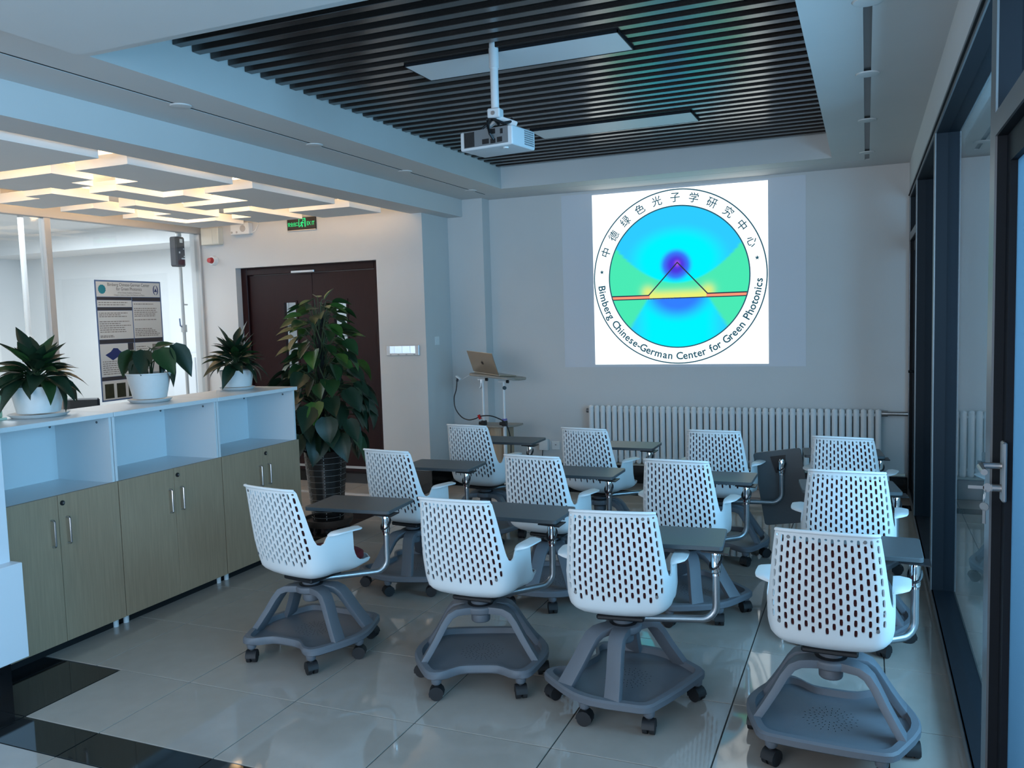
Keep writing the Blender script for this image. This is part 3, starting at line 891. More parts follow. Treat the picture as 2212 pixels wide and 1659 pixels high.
bx(-0.055, 0.04, -0.055, 0, -0.05, 0.06).build('body', 'paint_white', ad, bevel=0.008, seg=2, smooth=True)
MB().tube([(-0.02, -0.04, -0.05), (-0.025, -0.045, -0.12), (-0.04, -0.05, -0.22), (-0.05, -0.06, -0.335)], 0.005, 6).build('cord', 'black', ad, smooth=True)

# ---- poster hanging on the office glass
po = thing('poster', 'printed research poster with blue border hung on the office glass', 'poster', (XL - 0.006, 3.95, 1.545))
# poster local: y right, z up, x towards the room
def pq(y0, y1, z0, z1, name, m, d=0.001):
    return bx(0.0016, 0.0016 + d, y0, y1, z0, z1).build(name, m, po)
PW, PH = 0.405, 0.583
bx(0.0, 0.0015, -PW, PW, -PH, PH).build('sheet', 'ink_blue', po)
pq(-0.39, 0.39, 0.425, 0.568, 'title_field', 'paper')
for (y0, y1, z0, z1) in ((-0.39, 0.02, 0.325, 0.39), (-0.39, 0.02, 0.015, 0.29), (0.03, 0.39, 0.015, 0.38), (-0.39, 0.02, -0.345, -0.03), (0.03, 0.39, -0.345, -0.03), (-0.39, 0.39, -0.568, -0.385)):
    pq(y0, y1, z0, z1, 'text_field', 'paper')
for (y0, y1, z0, z1) in ((-0.39, 0.02, 0.393, 0.42), (0.03, 0.39, 0.385, 0.42), (-0.39, 0.02, 0.293, 0.322), (-0.39, 0.02, -0.027, 0.012), (0.03, 0.39, -0.027, 0.012), (-0.39, 0.39, -0.382, -0.348)):
    pq(y0, y1, z0, z1, 'heading_bar', 'ink_dark')
lt = MB()
for (s, sz, y, z) in (('Bimberg Chinese-German Center', 0.044, 0.0, 0.528), ('for Green Photonics', 0.044, 0.0, 0.487), ('of the Chinese Academy of Sciences at', 0.021, 0.0, 0.458), ('Changchun Institute of Optics, Fine Mechanics and Physics', 0.0185, 0.0, 0.436)):
    v, f = text2d(s, sz)
    lt.flat(v, f, (0.0032, y, z), (0, 0.86, 0), (0, 0, 1))
tag(lt.build('title_lettering', 'ink_dark', po), kind='stuff')
ln = MB()
pr_ = random.Random(3)
for (y0, y1, z0, z1, n) in ((-0.375, -0.0, 0.335, 0.38, 2), (-0.375, 0.0, 0.225, 0.275, 3), (-0.375, 0.0, 0.075, 0.195, 6), (-0.375, -0.2, 0.03, 0.055, 2), (0.045, 0.36, 0.345, 0.365, 1), (0.045, 0.36, 0.225, 0.32, 5), (0.045, 0.36, 0.19, 0.205, 1), (0.045, 0.36, 0.03, 0.115, 5), (-0.37, -0.06, -0.33, -0.19, 7), (0.045, 0.2, -0.33, -0.06, 12)):
    for i in range(n):
        z = z1 - (i + 0.5) * (z1 - z0) / n
        y = y0
        end = y1 - (y1 - y0) * pr_.random() * 0.35
        while y < end:
            l = pr_.uniform(0.012, 0.04)
            ln.box(0.0026, 0.003, y, min(y + l, end), z - 0.0042, z + 0.0042)
            y += l + 0.006
tag(ln.build('text_lines', 'ink_grey', po), kind='stuff')
pq(0.045, 0.365, 0.125, 0.172, 'highlight', 'ink_yellow', 0.0008)
m = MB()
for k in range(24):
    a = 2 * PI * k / 24
    r_ = 0.046 if k % 2 else 0.042
    m.v.append((0.0032, -0.325 + r_ * math.cos(a), 0.495 + r_ * math.sin(a)))
m.f.append(tuple(range(24)))
m.build('round_emblem', 'ink_teal', po)
m = MB()
for (a0, a1) in ((100, 260), (-80, 80)):
    n = 12
    vs_ = []
    for i in range(n + 1):
        a = R(a0 + (a1 - a0) * i / n)
        vs_ += [(0.0032, 0.335 + 0.034 * math.cos(a), 0.495 + 0.05 * math.sin(a)), (0.0032, 0.335 + 0.022 * math.cos(a), 0.495 + 0.046 * math.sin(a))]
    m.add(vs_, [(2 * i, 2 * i + 1, 2 * i + 3, 2 * i + 2) for i in range(n)])
m.add([(0.0032, 0.315, 0.478), (0.0032, 0.355, 0.478), (0.0032, 0.335, 0.515)], [(0, 1, 2)])
m.build('swirl_emblem', 'ink_navy', po)
m = MB()
m.add([(0.0034, -0.335, -0.135), (0.0034, -0.25, -0.19), (0.0034, -0.12, -0.125), (0.0034, -0.16, -0.10), (0.0034, -0.185, -0.075), (0.0034, -0.235, -0.072), (0.0034, -0.27, -0.105)], [tuple(range(7))])
m.build('surface_plot', 'ink_navy', po)
for y in (-0.365, -0.225, -0.085, 0.06, 0.2):
    bx(0.0026, 0.0036, y, y + 0.105, -0.555, -0.415).build('photo', 'photo_dark', po)
pq(0.25, 0.37, -0.14, -0.05, 'photo', 'ink_grey', 0.0015)
pq(-0.06, 0.01, -0.10, -0.03, 'photo', 'ink_dark', 0.0015)
MB().cyl((0.001, 0.0, -0.60), (0.008, 0.0, -0.60), 0.006, n=8).build('clip', 'steel', po)

# ---- things in the office behind the glass
vb = thing('valve_box', 'dark wrapped box on the white pipe behind the office glass', 'box', (-3.37, 4.79, 0))
bx(-0.05, 0.05, -0.075, 0.06, 2.31, 2.63).build('box', 'ink_dark', vb, bevel=0.015)
for (y, z, a, b) in ((0.0, 2.585, 0.02, 0.02), (0.03, 2.50, 0.006, 0.006), (-0.03, 2.46, 0.008, 0.01), (0.02, 2.395, 0.025, 0.008), (0.035, 2.42, 0.006, 0.006)):
    bx(0.05, 0.052, y - a, y + a, z - b, z + b).build('sticker', 'paint_white', vb)
pp = thing('riser_pipe', 'thin white riser pipe with valve behind the office glass', 'pipe', (-3.37, 4.81, 0))
MB().cyl((0, 0, 0.0), (0, 0, 2.305), 0.018, n=12).build('pipe', 'alu_light', pp, smooth=True)
MB().cyl((0, 0, 1.60), (0, 0, 1.68), 0.032, n=12).build('valve_body', 'alu_light', pp, smooth=True)
MB().tube([(0.0, -0.03, 1.66), (0.0, -0.05, 1.67), (0.0, -0.055, 1.75)], 0.007, 6).build('valve_lever', 'ink_blue', pp)
for z in (1.15, 1.9):
    MB().cyl((0, 0.0, z), (0, 0.07, z), 0.008, n=8).build('clamp', 'alu_light', pp)
MB().tube([(0, 0, 2.636), (0, 0.0, 2.68), (0, -0.04, 2.71), (-0.02, -0.22, 2.71)], 0.03, 10).build('top_bend', 'alu_light', pp, smooth=True)
p2 = tag(MB().cyl((-5.2, 4.35, 0), (-5.2, 4.35, 2.97), 0.03, n=12).cyl((-5.2, 4.35, 1.5), (-5.2, 4.35, 1.6), 0.05, n=12).build('office_pipe', 'alu_light', smooth=True), 'grey vertical pipe far inside the bright office', 'pipe')
gp = thing('desk_divider', 'green desk divider screen inside the bright office', 'divider', (-4.6, 2.6, 0))
bx(-0.02, 0.02, -1.5, 0.78, 0.55, 1.18).build('screen', 'green_panel', gp)
bx(-0.03, 0.03, -1.5, 0.80, 0.50, 0.55).box(-0.03, 0.03, 0.78, 0.80, 0.55, 1.2).box(-0.03, 0.03, -1.5, 0.80, 1.18, 1.2).build('frame', 'alu_light', gp)
bx(-0.02, 0.02, -1.45, -1.40, 0, 0.5).box(-0.02, 0.02, 0.70, 0.75, 0, 0.5).build('leg', 'alu_light', gp)
dk = thing('office_desk', 'white office desk beside the green divider', 'desk', (-4.2, 2.6, 0))
bx(-0.33, 0.33, -1.4, 0.85, 0.72, 0.75).build('desk_top', 'laminate', dk)
for yy in (-1.35, 0.8):
    for xx in (-0.3, 0.3):
        bx(xx - 0.02, xx + 0.02, yy - 0.02, yy + 0.02, 0, 0.72).build('leg', 'white_metal', dk)
oc = thing('office_chair', 'black office chair back standing behind the glass', 'chair', (-4.0, 3.80, 0), R(20))
MB().lathe([(0.28, 0.03), (0.28, 0.06), (0.03, 0.09), (0.03, 0.42)], 16).build('base', 'black', oc)
bx(-0.23, 0.23, -0.23, 0.23, 0.42, 0.48).build('seat', 'black', oc, bevel=0.02)
bx(-0.22, 0.22, 0.2, 0.24, 0.52, 0.945).build('backrest', 'black', oc, bevel=0.015)
bx(-0.03, 0.03, 0.21, 0.24, 0.44, 0.6).build('back_post', 'black', oc)
ob = thing('white_locker', 'white low locker against the end of the bright office', 'locker', (-4.6, 6.2, 0))
bx(-0.9, 0.9, -0.25, 0.35, 0, 1.3).build('body', 'laminate', ob)
for x in (-0.88, -0.28, 0.32):
    bx(x, x + 0.57, -0.27, -0.25, 0.05, 1.27).build('locker_door', 'laminate', ob)

# ================================================================== LECTERN, LAPTOP
lc = thing('laptop_stand', 'wheeled height adjustable laptop stand with tilted wooden top beside the pier', 'stand', (0.26, 4.93, 0))
A1 = Vector((0.985, 0.05, -0.105)).normalized(); B1 = Vector((0.1, 0.985, -0.06)).normalized()
N1 = A1.cross(B1).normalized(); B1 = N1.cross(A1)
m = MB()
n = 28
pol = []
for i in range(n):
    t = 2 * PI * i / n
    ex_ = lambda q: math.copysign(abs(q) ** 0.55, q)
    pol.append((0.255 * ex_(math.cos(t)), 0.20 * ex_(math.sin(t))))
c0 = Vector((0.045, 0.02, 1.106))
vs_ = [c0 + A1 * x + B1 * y - N1 * 0.011 for x, y in pol] + [c0 + A1 * x + B1 * y + N1 * 0.011 for x, y in pol]
m.add(vs_, [tuple(range(n))[::-1], tuple(range(n, 2 * n))] + [(i, (i + 1) % n, n + (i + 1) % n, n + i) for i in range(n)])
m.build('tilting_top', 'board_wood', lc, bevel=0.004)
for x, zt in ((-0.105, 1.085), (0.11, 1.065)):
    ps = MB().cyl((x, 0, 0.09), (x, 0, zt), 0.011, n=12).build('post', 'white_metal', lc, smooth=True)
    MB().cyl((x, 0, 0.09), (x, 0, 0.66), 0.017, n=12).build('post_sleeve', 'white_metal', ps, smooth=True)
    MB().cyl((x - 0.05, 0, zt - 0.008), (x + 0.045, 0, zt - 0.008), 0.011, n=10).build('hinge_bar', 'white_metal', ps, smooth=True)
    MB().cyl((x + 0.03, 0, zt - 0.008), (x + 0.052, 0, zt - 0.008), 0.015, n=12).build('hinge_knob', 'black', ps, smooth=True)
    bx(x - 0.022, x + 0.022, -0.025, 0.022, 0.635, 0.685).build('clamp', 'black', ps, bevel=0.004)
    MB().cyl((x - 0.045, -0.01, 0.66), (x - 0.015, -0.01, 0.66), 0.016, n=12).build('clamp_knob', 'black', ps, smooth=True)
MB().cyl((0.125, -0.02, 1.0), (0.135, -0.035, 1.0), 0.018, n=14).build('knob', 'black', lc, smooth=True)
MB().tube([(-0.12, -0.005, 1.075), (-0.12, -0.01, 1.01), (-0.13, -0.01, 0.995)], 0.009, 8).build('release_lever', 'steel', lc, smooth=True)
bx(0.095, 0.128, -0.028, 0.02, 0.69, 0.705).build('tie', 'purple', lc)
half = [(0.21 * math.cos(PI + PI * i / 16), 0.17 * math.sin(PI + PI * i / 16) + 0.13) for i in range(17)] + [(0.21, 0.22), (-0.21, 0.22)]
m = MB().prism([(x * 1.0, y) for x, y in half], 0.622, 0.64)
m.build('lower_shelf', 'board_wood', lc, bevel=0.003)
half2 = [(0.115 * math.cos(PI + PI * i / 14), 0.12 * math.sin(PI + PI * i / 14) + 0.12) for i in range(15)] + [(0.115, 0.2), (-0.115, 0.2)]
MB().prism(half2, 0.09, 0.622).build('body', 'oak', lc, smooth=True)
bx(-0.2, 0.2, -0.03, 0.2, 0.06, 0.09).build('base', 'white_metal', lc, bevel=0.004)
for x in (-0.18, 0.18):
    for y in (-0.02, 0.18):
        MB().cyl((x - 0.012, y, 0.028), (x + 0.012, y, 0.028), 0.028, n=14).box(x - 0.008, x + 0.008, y - 0.008, y + 0.008, 0.03, 0.062).build('wheel', 'black_rubber', lc, smooth=True)
lp = thing('laptop', 'gold laptop with open lid standing on the tilted stand top', 'laptop', (0.26, 4.93, 0))
hd = (A1 * 0.906 - B1 * 0.423).normalized()
bd = N1.cross(hd).normalized()
hc = Vector((-0.035, -0.06, 1.108)) + N1 * 0.0125
hc = c0 + A1 * (-0.085) + B1 * (-0.09) + N1 * 0.012
MB().obox(hc + bd * 0.118 + N1 * 0.007, hd, bd, N1, 0.172, 0.112, 0.006).build('keyboard_base', 'gold_alu', lp, bevel=0.002)
ld = (N1 * 0.86 - bd * 0.5).normalized()
lnn = hd.cross(ld).normalized()
MB().obox(hc + ld * 0.118 + N1 * 0.008, hd, ld, lnn, 0.172, 0.112, 0.003).build('lid', 'gold_alu', lp, bevel=0.0015)
back = -lnn if (-lnn).dot(Vector((0, -1, 0))) > 0 else lnn
MB().obox(hc + ld * 0.118 + N1 * 0.008 - back * 0.0035, hd, ld, lnn, 0.164, 0.104, 0.0006).build('screen', 'black', lp)
lg = MB()
oc_ = hc + ld * 0.118 + N1 * 0.008 + back * 0.0036
ap = [(0.0, 0.012), (0.008, 0.015), (0.014, 0.012), (0.017, 0.008), (0.013, 0.003), (0.013, -0.003), (0.017, -0.008), (0.012, -0.017), (0.006, -0.019), (0.0, -0.0175), (-0.006, -0.019), (-0.012, -0.016), (-0.017, -0.005), (-0.016, 0.007), (-0.011, 0.0135), (-0.005, 0.0145)]
lg.flat(ap, [tuple(range(16))], oc_, hd, ld)
lf = [(0.0, 0.0165), (0.0005, 0.022), (0.004, 0.0265), (0.008, 0.0275), (0.0075, 0.022), (0.004, 0.0175)]
lg.flat(lf, [tuple(range(6))], oc_, hd, ld)
lg.build('lid_emblem', 'black', lp)
ac = thing('cable_adapter', 'white cable adapter plugged beside the laptop', 'adapter', (0.06, 4.90, 1.10))
MB().obox((-0.145, 0.0, -0.005), (0.8, 0, -0.6), (0, 1, 0), (0.6, 0, 0.8), 0.030, 0.016, 0.007).build('body', 'projector', ac, bevel=0.003)
MB().tube([(-0.11, 0.01, -0.02), (-0.07, 0.0, 0.0), (-0.03, 0.0, 0.02), (0.02, 0.02, 0.03)], 0.0025, 6).build('thin_lead', 'projector', ac)
cb = thing('black_cable', 'thick black cable looping from the adapter past the stand to the floor', 'cable', (0, 4.90, 0))
px = [(-0.103, 0, 1.07), (-0.115, 0, 0.98), (-0.14, 0, 0.90), (-0.13, 0, 0.80), (-0.07, 0, 0.72), (0.02, -0.03, 0.695), (0.10, -0.04, 0.71), (0.16, -0.045, 0.735), (0.25, -0.045, 0.74), (0.33, -0.045, 0.72), (0.40, -0.04, 0.68), (0.43, -0.02, 0.60), (0.44, 0, 0.48), (0.43, 0.0, 0.30), (0.40, 0.0, 0.08), (0.42, -0.02, 0.008), (0.55, -0.05, 0.007)]
def smooth_path(p, k=6):
    out = []
    P_ = [Vector(p[0])] + [Vector(q) for q in p] + [Vector(p[-1])]
    for i in range(1, len(P_) - 2):
        for j in range(k):
            t = j / k
            a, b, c, d = P_[i - 1], P_[i], P_[i + 1], P_[i + 2]
            out.append(0.5 * ((2 * b) + (c - a) * t + (2 * a - 5 * b + 4 * c - d) * t * t + (3 * b - a - 3 * c + d) * t ** 3))
    out.append(P_[-1])
    return out
MB().tube(smooth_path(px), 0.0055, 8).build('cord', 'black', cb, smooth=True)
MB().cyl((-0.103, 0, 1.06), (-0.095, 0, 1.09), 0.011, n=10).build('plug', 'ink_dark', cb, smooth=True)
MB().obox((0.145, -0.045, 0.727), (0.9, 0, 0.4), (0, 1, 0), (-0.4, 0, 0.9), 0.012, 0.009, 0.022).build('red_tag', 'red_plastic', cb)

# ================================================================== TABLET CHAIRS
def ipl(tab, x):
    if x <= tab[0][0]:
        return tab[0][1]
    for (a, b), (c, d) in zip(tab[:-1], tab[1:]):
        if x <= c:
            return b + (d - b) * (x - a) / (c - a)
    return tab[-1][1]
YB = [(0.40, -0.165), (0.44, -0.178), (0.48, -0.190), (0.53, -0.203), (0.60, -0.220), (0.70, -0.240), (0.80, -0.259), (0.89, -0.277)]
WB = [(0.40, 0.190), (0.44, 0.198), (0.50, 0.207), (0.60, 0.206), (0.70, 0.198), (0.80, 0.188), (0.89, 0.178)]
def plan(a, z):
    s = 1 if a >= 0 else -1
    a = abs(a)
    wb_, yb_ = ipl(WB, z), ipl(YB, z)
    ws = wb_ + 0.014
    if a <= 0.8:
        x, y = wb_ * a, yb_ + 0.03 * a * a
    elif a <= 1.2:
        t = (a - 0.8) / 0.4
        p0 = (wb_ * 0.8, yb_ + 0.0192); p1 = (wb_ * 1.01, yb_ + 0.034); p2 = (ws, yb_ + 0.115)
        x = (1 - t) ** 2 * p0[0] + 2 * t * (1 - t) * p1[0] + t * t * p2[0]
        y = (1 - t) ** 2 * p0[1] + 2 * t * (1 - t) * p1[1] + t * t * p2[1]
    elif a <= 2.0:
        t = (a - 1.2) / 0.8
        x = ws + (0.003) * t
        y = (yb_ + 0.115) + (0.085 - yb_ - 0.115) * t
    elif a <= 2.6:
        t = (a - 2.0) / 0.6
        x = ws + 0.003 + (0.195 - ws - 0.003) * t * t
        y = 0.085 + 0.115 * t
    else:
        t = min(1.0, (a - 2.6) / 0.6)
        q = t * PI / 2
        x = 0.195 * math.cos(q) ** 0.75
        y = 0.200 + 0.085 * math.sin(q) ** 0.75
    return Vector((s * x, y, z))
def zb(a):
    t = max(0.0, min(1.0, (abs(a) - 1.45) / 0.85))
    t = t * t * (3 - 2 * t)
    return 0.480 + (0.440 - 0.480) * t
AS = [-3.2 + 6.4 * i / 76 for i in range(77)]
def shell_mesh():
    half_top = [(0.0, 0.888), (0.3, 0.8875), (0.6, 0.886), (0.85, 0.884), (0.97, 0.880), (1.00, 0.866), (1.02, 0.80), (1.035, 0.74), (1.05, 0.68), (1.07, 0.63), (1.10, 0.603), (1.15, 0.596), (1.21, 0.603),
                (1.30, 0.624), (1.42, 0.645), (1.6, 0.648), (1.8, 0.646), (2.0, 0.643), (2.015, 0.630), (2.015, 0.56), (2.02, 0.53), (2.06, 0.505), (2.14, 0.482), (2.28, 0.464), (2.45, 0.455), (2.7, 0.4505), (2.95, 0.450), (3.2, 0.450)]
    SC = 0.2
    out = [(a * SC, z) for a, z in half_top]
    bot = [(a * SC, zb(a)) for a in AS[::-1]]
    left = [(-a * SC, z) for a, z in half_top[1:]][::-1]
    outline = out + bot + left
    pts = [Vector(p) for p in outline]
    edges = [(i, (i + 1) % len(outline)) for i in range(len(outline))]
    slots = []
    hw, hl, pitch = 0.0054, 0.0148, 0.0402
    for c in range(17):
        a = -0.92 + 1.84 * c / 16
        wz = 0.19
        odd = c % 2
        ztop = 0.866
        lst = []
        if odd:
            lst = [(ztop - hl - k * pitch, hl) for k in range(9)]
        else:
            lst = [(ztop - 0.005, 0.0052)] + [(ztop - hl - pitch * 0.5 - k * pitch, hl) for k in range(8 if c in (0, 16) else 9)]
        for (zc, h) in lst:
            slots.append((a * SC, zc, hw * SC / wz, h))
    for (x, z, w_, h) in slots:
        n0 = len(pts)
        q = []
        for i in range(10):
            t = 2 * PI * i / 10
            cy = (h - hw if h > hw else 0)
            zz = z + (cy if math.sin(t) > 0.01 else -cy if math.sin(t) < -0.01 else 0) + min(hw, h) * math.sin(t)
            q.append(Vector((x + w_ * math.cos(t), zz)))
        pts += q
        edges += [(n0 + i, n0 + (i + 1) % 10) for i in range(10)]
    def inside(x, y):
        r = False
        j = len(outline) - 1
        for i in range(len(outline)):
            xi, yi = outline[i]; xj, yj = outline[j]
            if (yi > y) != (yj > y) and x < (xj - xi) * (y - yi) / (yj - yi) + xi:
                r = not r
            j = i
        return r
    for i in range(-32, 33):
        for j in range(1, 16):
            x, z = i * 0.1 * SC, 0.44 + j * 0.0295
            if not inside(x, z) or not inside(x + 0.006, z) or not inside(x - 0.006, z) or not inside(x, z - 0.005) or not inside(x, z + 0.005):
                continue
            if any(abs(x - sx) < w_ + 0.004 and abs(z - sz) < h + 0.004 for sx, sz, w_, h in slots):
                continue
            pts.append(Vector((x, z)))
    V, _, F, _, _, _ = delaunay_2d_cdt(pts, edges, [], 0, 1e-6)
    mb = MB()
    fs_ = []
    for f in F:
        cx = sum(V[i].x for i in f) / len(f); cz = sum(V[i].y for i in f) / len(f)
        if not inside(cx, cz):
            continue
        if any(abs(cx - sx) < w_ and abs(cz - sz) < h for sx, sz, w_, h in slots):
            continue
        fs_.append(tuple(f))
    mb.add([plan(v.x / SC, v.y) for v in V], fs_)
    # bottom bowl
    rim = [plan(a, zb(a)) for a in AS[:-1]]
    c = Vector((0, 0.03, 0))
    rings = [rim]
    K = 7
    for k in range(1, K):
        t = k / K * PI / 2
        rr = math.cos(t) ** 0.8
        rings.append([Vector((c.x + (p.x - c.x) * rr, c.y + (p.y - c.y) * rr, p.z - (p.z - 0.396) * math.sin(t))) for p in rim])
    n = len(rim)
    vs_ = [p for r_ in rings for p in r_] + [Vector((c.x, c.y, 0.396))]
    ff = [(k * n + i, k * n + (i + 1) % n, (k + 1) * n + (i + 1) % n, (k + 1) * n + i) for k in range(K - 1) for i in range(n)]
    ff += [((K - 1) * n + i, (K - 1) * n + (i + 1) % n, K * n) for i in range(n)]
    mb.add(vs_, ff)
    me = bpy.data.meshes.new('tmp')
    me.from_pydata(mb.v, [], mb.f)
    bm = bmesh.new(); bm.from_mesh(me)
    bmesh.ops.remove_doubles(bm, verts=bm.verts, dist=0.0004)
    loose = [v for v in bm.verts if not v.link_faces]
    bmesh.ops.delete(bm, geom=loose, context='VERTS')
    bmesh.ops.recalc_face_normals(bm, faces=bm.faces)
    bm.to_mesh(me); bm.free()
    ob_ = bpy.data.objects.new('tmp', me)
    col.objects.link(ob_)
    md = ob_.modifiers.new('s', 'SOLIDIFY')
    md.thickness = 0.006
    md.offset = -1
    dg = bpy.context.evaluated_depsgraph_get()
    m2 = bpy.data.meshes.new_from_object(ob_.evaluated_get(dg))
    out_v = [tuple(v.co) for v in m2.vertices]; out_f = [tuple(p.vertices) for p in m2.polygons]
    bpy.data.objects.remove(ob_)
    fin = MB().add(out_v, out_f)
    # arm rests: outward flanges
    for s in (1, -1):
        av = [1.36, 1.40, 1.45, 1.55, 1.7, 1.85, 2.0, 2.10, 2.14]
        ow = [0.0, 0.030, 0.050, 0.056, 0.058, 0.058, 0.058, 0.050, 0.030]
        zz = [0.636, 0.642, 0.647, 0.648, 0.647, 0.645, 0.643, 0.642, 0.641]
        vv = []
        for a, o_, z in zip(av, ow, zz):
            p = plan(s * a, 0.645)
            if a > 2.0:
                p = plan(s * 2.0, 0.645) + Vector((0, (a - 2.0) * 0.2, 0))
            p.z = z
            for (dx, dz) in ((-0.006, 0.001), (o_ * 0.5, 0.004), (o_, 0.0), (o_, -0.007), (o_ * 0.5, -0.003), (-0.006, -0.007)):
                vv.append((p.x + s * dx, p.y, p.z + dz))
        nn = 6
        ff = [(i * nn + k, i * nn + (k + 1) % nn, (i + 1) * nn + (k + 1) % nn, (i + 1) * nn + k) for i in range(len(av) - 1) for k in range(nn)]
        ff += [tuple(range(nn))[::-1], tuple(range((len(av) - 1) * nn, len(av) * nn))]
        fin.add(vv, ff)
    # rolled lip along the top of the back
    fin.tube([plan(a, ipl([(0, 0.888), (0.3, 0.8875), (0.6, 0.886), (0.85, 0.884), (0.97, 0.880)], abs(a))) + Vector((0, -0.003, -0.001)) for a in [-0.97 + 1.94 * i / 20 for i in range(21)]], 0.0068, 8)
    return fin.mesh('shell', 'shell', smooth=True, ang=50)

M_shell = shell_mesh()
# red pad inside the back, its colour darkened for the shade behind the slots
m = MB()
nx, nz = 12, 10
vv = []
for off in (0.0075, 0.020):
    for j in range(nz + 1):
        z = 0.47 + (0.845 - 0.47) * j / nz
        for i in range(nx + 1):
            a = -0.93 + 1.86 * i / nx
            p = plan(a, z)
            vv.append((p.x * 0.97, p.y + off, p.z))
Nv = (nx + 1) * (nz + 1)
ff = []
for j in range(nz):
    for i in range(nx):
        q = (j * (nx + 1) + i, j * (nx + 1) + i + 1, (j + 1) * (nx + 1) + i + 1, (j + 1) * (nx + 1) + i)
        ff.append(q); ff.append(tuple(k + Nv for k in q)[::-1])
bd_ = [i for i in range(nx + 1)] + [(j + 1) * (nx + 1) - 1 for j in range(1, nz + 1)] + [nz * (nx + 1) + i for i in range(nx - 1, -1, -1)] + [j * (nx + 1) for j in range(nz - 1, 0, -1)]
ff += [(bd_[k], bd_[(k + 1) % len(bd_)], bd_[(k + 1) % len(bd_)] + Nv, bd_[k] + Nv) for k in range(len(bd_))]
m.add(vv, ff)
M_bpad = m.mesh('back_pad', 'pad_shaded', smooth=True)
m = MB()
n = 36
lv = []
for (k, z) in ((0.90, 0.440), (0.985, 0.450), (0.985, 0.474), (0.92, 0.484), (0.5, 0.489)):
    for i in range(n):
        t = 2 * PI * i / n
        ex_ = lambda q: math.copysign(abs(q) ** 0.6, q)
        x = 0.188 * ex_(math.cos(t)) * k
        y = 0.058 + 0.215 * ex_(math.sin(t)) * k
        lv.append((x, y, z + (0.012 * max(0, (y - 0.2) / -0.1) if False else 0)))
ff = [(j * n + i, j * n + (i + 1) % n, (j + 1) * n + (i + 1) % n, (j + 1) * n + i) for j in range(4) for i in range(n)]
ff += [tuple(range(n))[::-1], tuple(range(4 * n, 5 * n))]
m.add(lv, ff)
M_spad = m.mesh('seat_pad', 'red_fabric', smooth=True, ang=60)
M_mech = bx(-0.10, 0.10, -0.09, 0.12, 0.380, 0.402).mesh('mechanism', 'black', bevel=0.006)
M_column = MB().lathe([(0.040, 0.335), (0.043, 0.34), (0.046, 0.385)], 20).mesh('column', 'base_grey', smooth=True)
M_bear = MB().lathe([(0.058, 0.343), (0.060, 0.349), (0.045, 0.350)], 24).mesh('bearing_ring', 'black', smooth=True)
# base frame: hub with four bowed struts
m = MB()
m.lathe([(0.040, 0.262), (0.044, 0.27), (0.044, 0.30)], 20)
m.lathe([(0.070, 0.309), (0.078, 0.315), (0.080, 0.338), (0.074, 0.345)], 28)
for su in (1, -1):
    for sv in (1, -1):
        path = [(0.015, 0.020, 0.328), (0.075, 0.038, 0.3285), (0.112, 0.051, 0.324), (0.138, 0.062, 0.307), (0.161, 0.073, 0.273), (0.193, 0.090, 0.215), (0.228, 0.108, 0.158), (0.258, 0.122, 0.112)]
        wid = [0.036, 0.036, 0.035, 0.034, 0.034, 0.034, 0.035, 0.036]
        thk = [0.0165, 0.0165, 0.016, 0.016, 0.0155, 0.015, 0.0145, 0.0145]
        P_ = [Vector((x * su, y * sv, z)) for x, y, z in path]
        vv = []
        for i, p in enumerate(P_):
            t = (P_[min(i + 1, 7)] - P_[max(i - 1, 0)]).normalized()
            side = Vector((0, 1, 0))
            side = (side - t * side.dot(t)).normalized()
            nn_ = t.cross(side)
            for (a, b) in ((-1, -1), (1, -1), (1, 1), (-1, 1)):
                vv.append(p + side * (wid[i] * a) + nn_ * (thk[i] * b))
        ff = [(i * 4 + k, i * 4 + (k + 1) % 4, (i + 1) * 4 + (k + 1) % 4, (i + 1) * 4 + k) for i in range(7) for k in range(4)] + [(3, 2, 1, 0), (28, 29, 30, 31)]
        m.add(vv, ff)
M_base = m.mesh('base_frame', 'base_grey', smooth=True, bevel=0.005, seg=2, ang=40)
# tray
hf = [(0.0, -0.205), (0.05, -0.206), (0.085, -0.212), (0.115, -0.232), (0.140, -0.256), (0.165, -0.272), (0.195, -0.277), (0.218, -0.268), (0.236, -0.245), (0.262, -0.185), (0.292, -0.105), (0.308, -0.045), (0.312, 0.0), (0.308, 0.045), (0.292, 0.105), (0.262, 0.185), (0.240, 0.240), (0.222, 0.263), (0.195, 0.274), (0.10, 0.280), (0.0, 0.282)]
TO = hf + [(-x, y) for x, y in hf[1:-1]][::-1]
TI = [(x * 0.88, y * 0.875) for x, y in TO]
n = len(TO)
m = MB()
lays = [[(x * 0.96, y * 0.96, 0.092) for x, y in TO], [(x, y, 0.100) for x, y in TO], [(x, y, 0.122) for x, y in TO], [(x * 0.975, y * 0.97, 0.130) for x, y in TO], [(x * 1.015, y * 1.015, 0.130) for x, y in TI], [(x, y, 0.104) for x, y in TI]]
m.add([p for l in lays for p in l], [(j * n + i, j * n + (i + 1) % n, (j + 1) * n + (i + 1) % n, (j + 1) * n + i) for j in range(5) for i in range(n)] + [tuple(range(n))[::-1], tuple(range(5 * n, 6 * n))])
CP = [(0.185, -0.245), (-0.185, -0.245), (0.283, 0.0), (-0.283, 0.0), (0.185, 0.245), (-0.185, 0.245)]
for x, y in CP:
    m.lathe([(0.016, 0.068), (0.022, 0.074), (0.025, 0.096)], 14, (x, y, 0))
M_tray = m.mesh('tray', 'base_grey', smooth=True, ang=40)
m = MB()
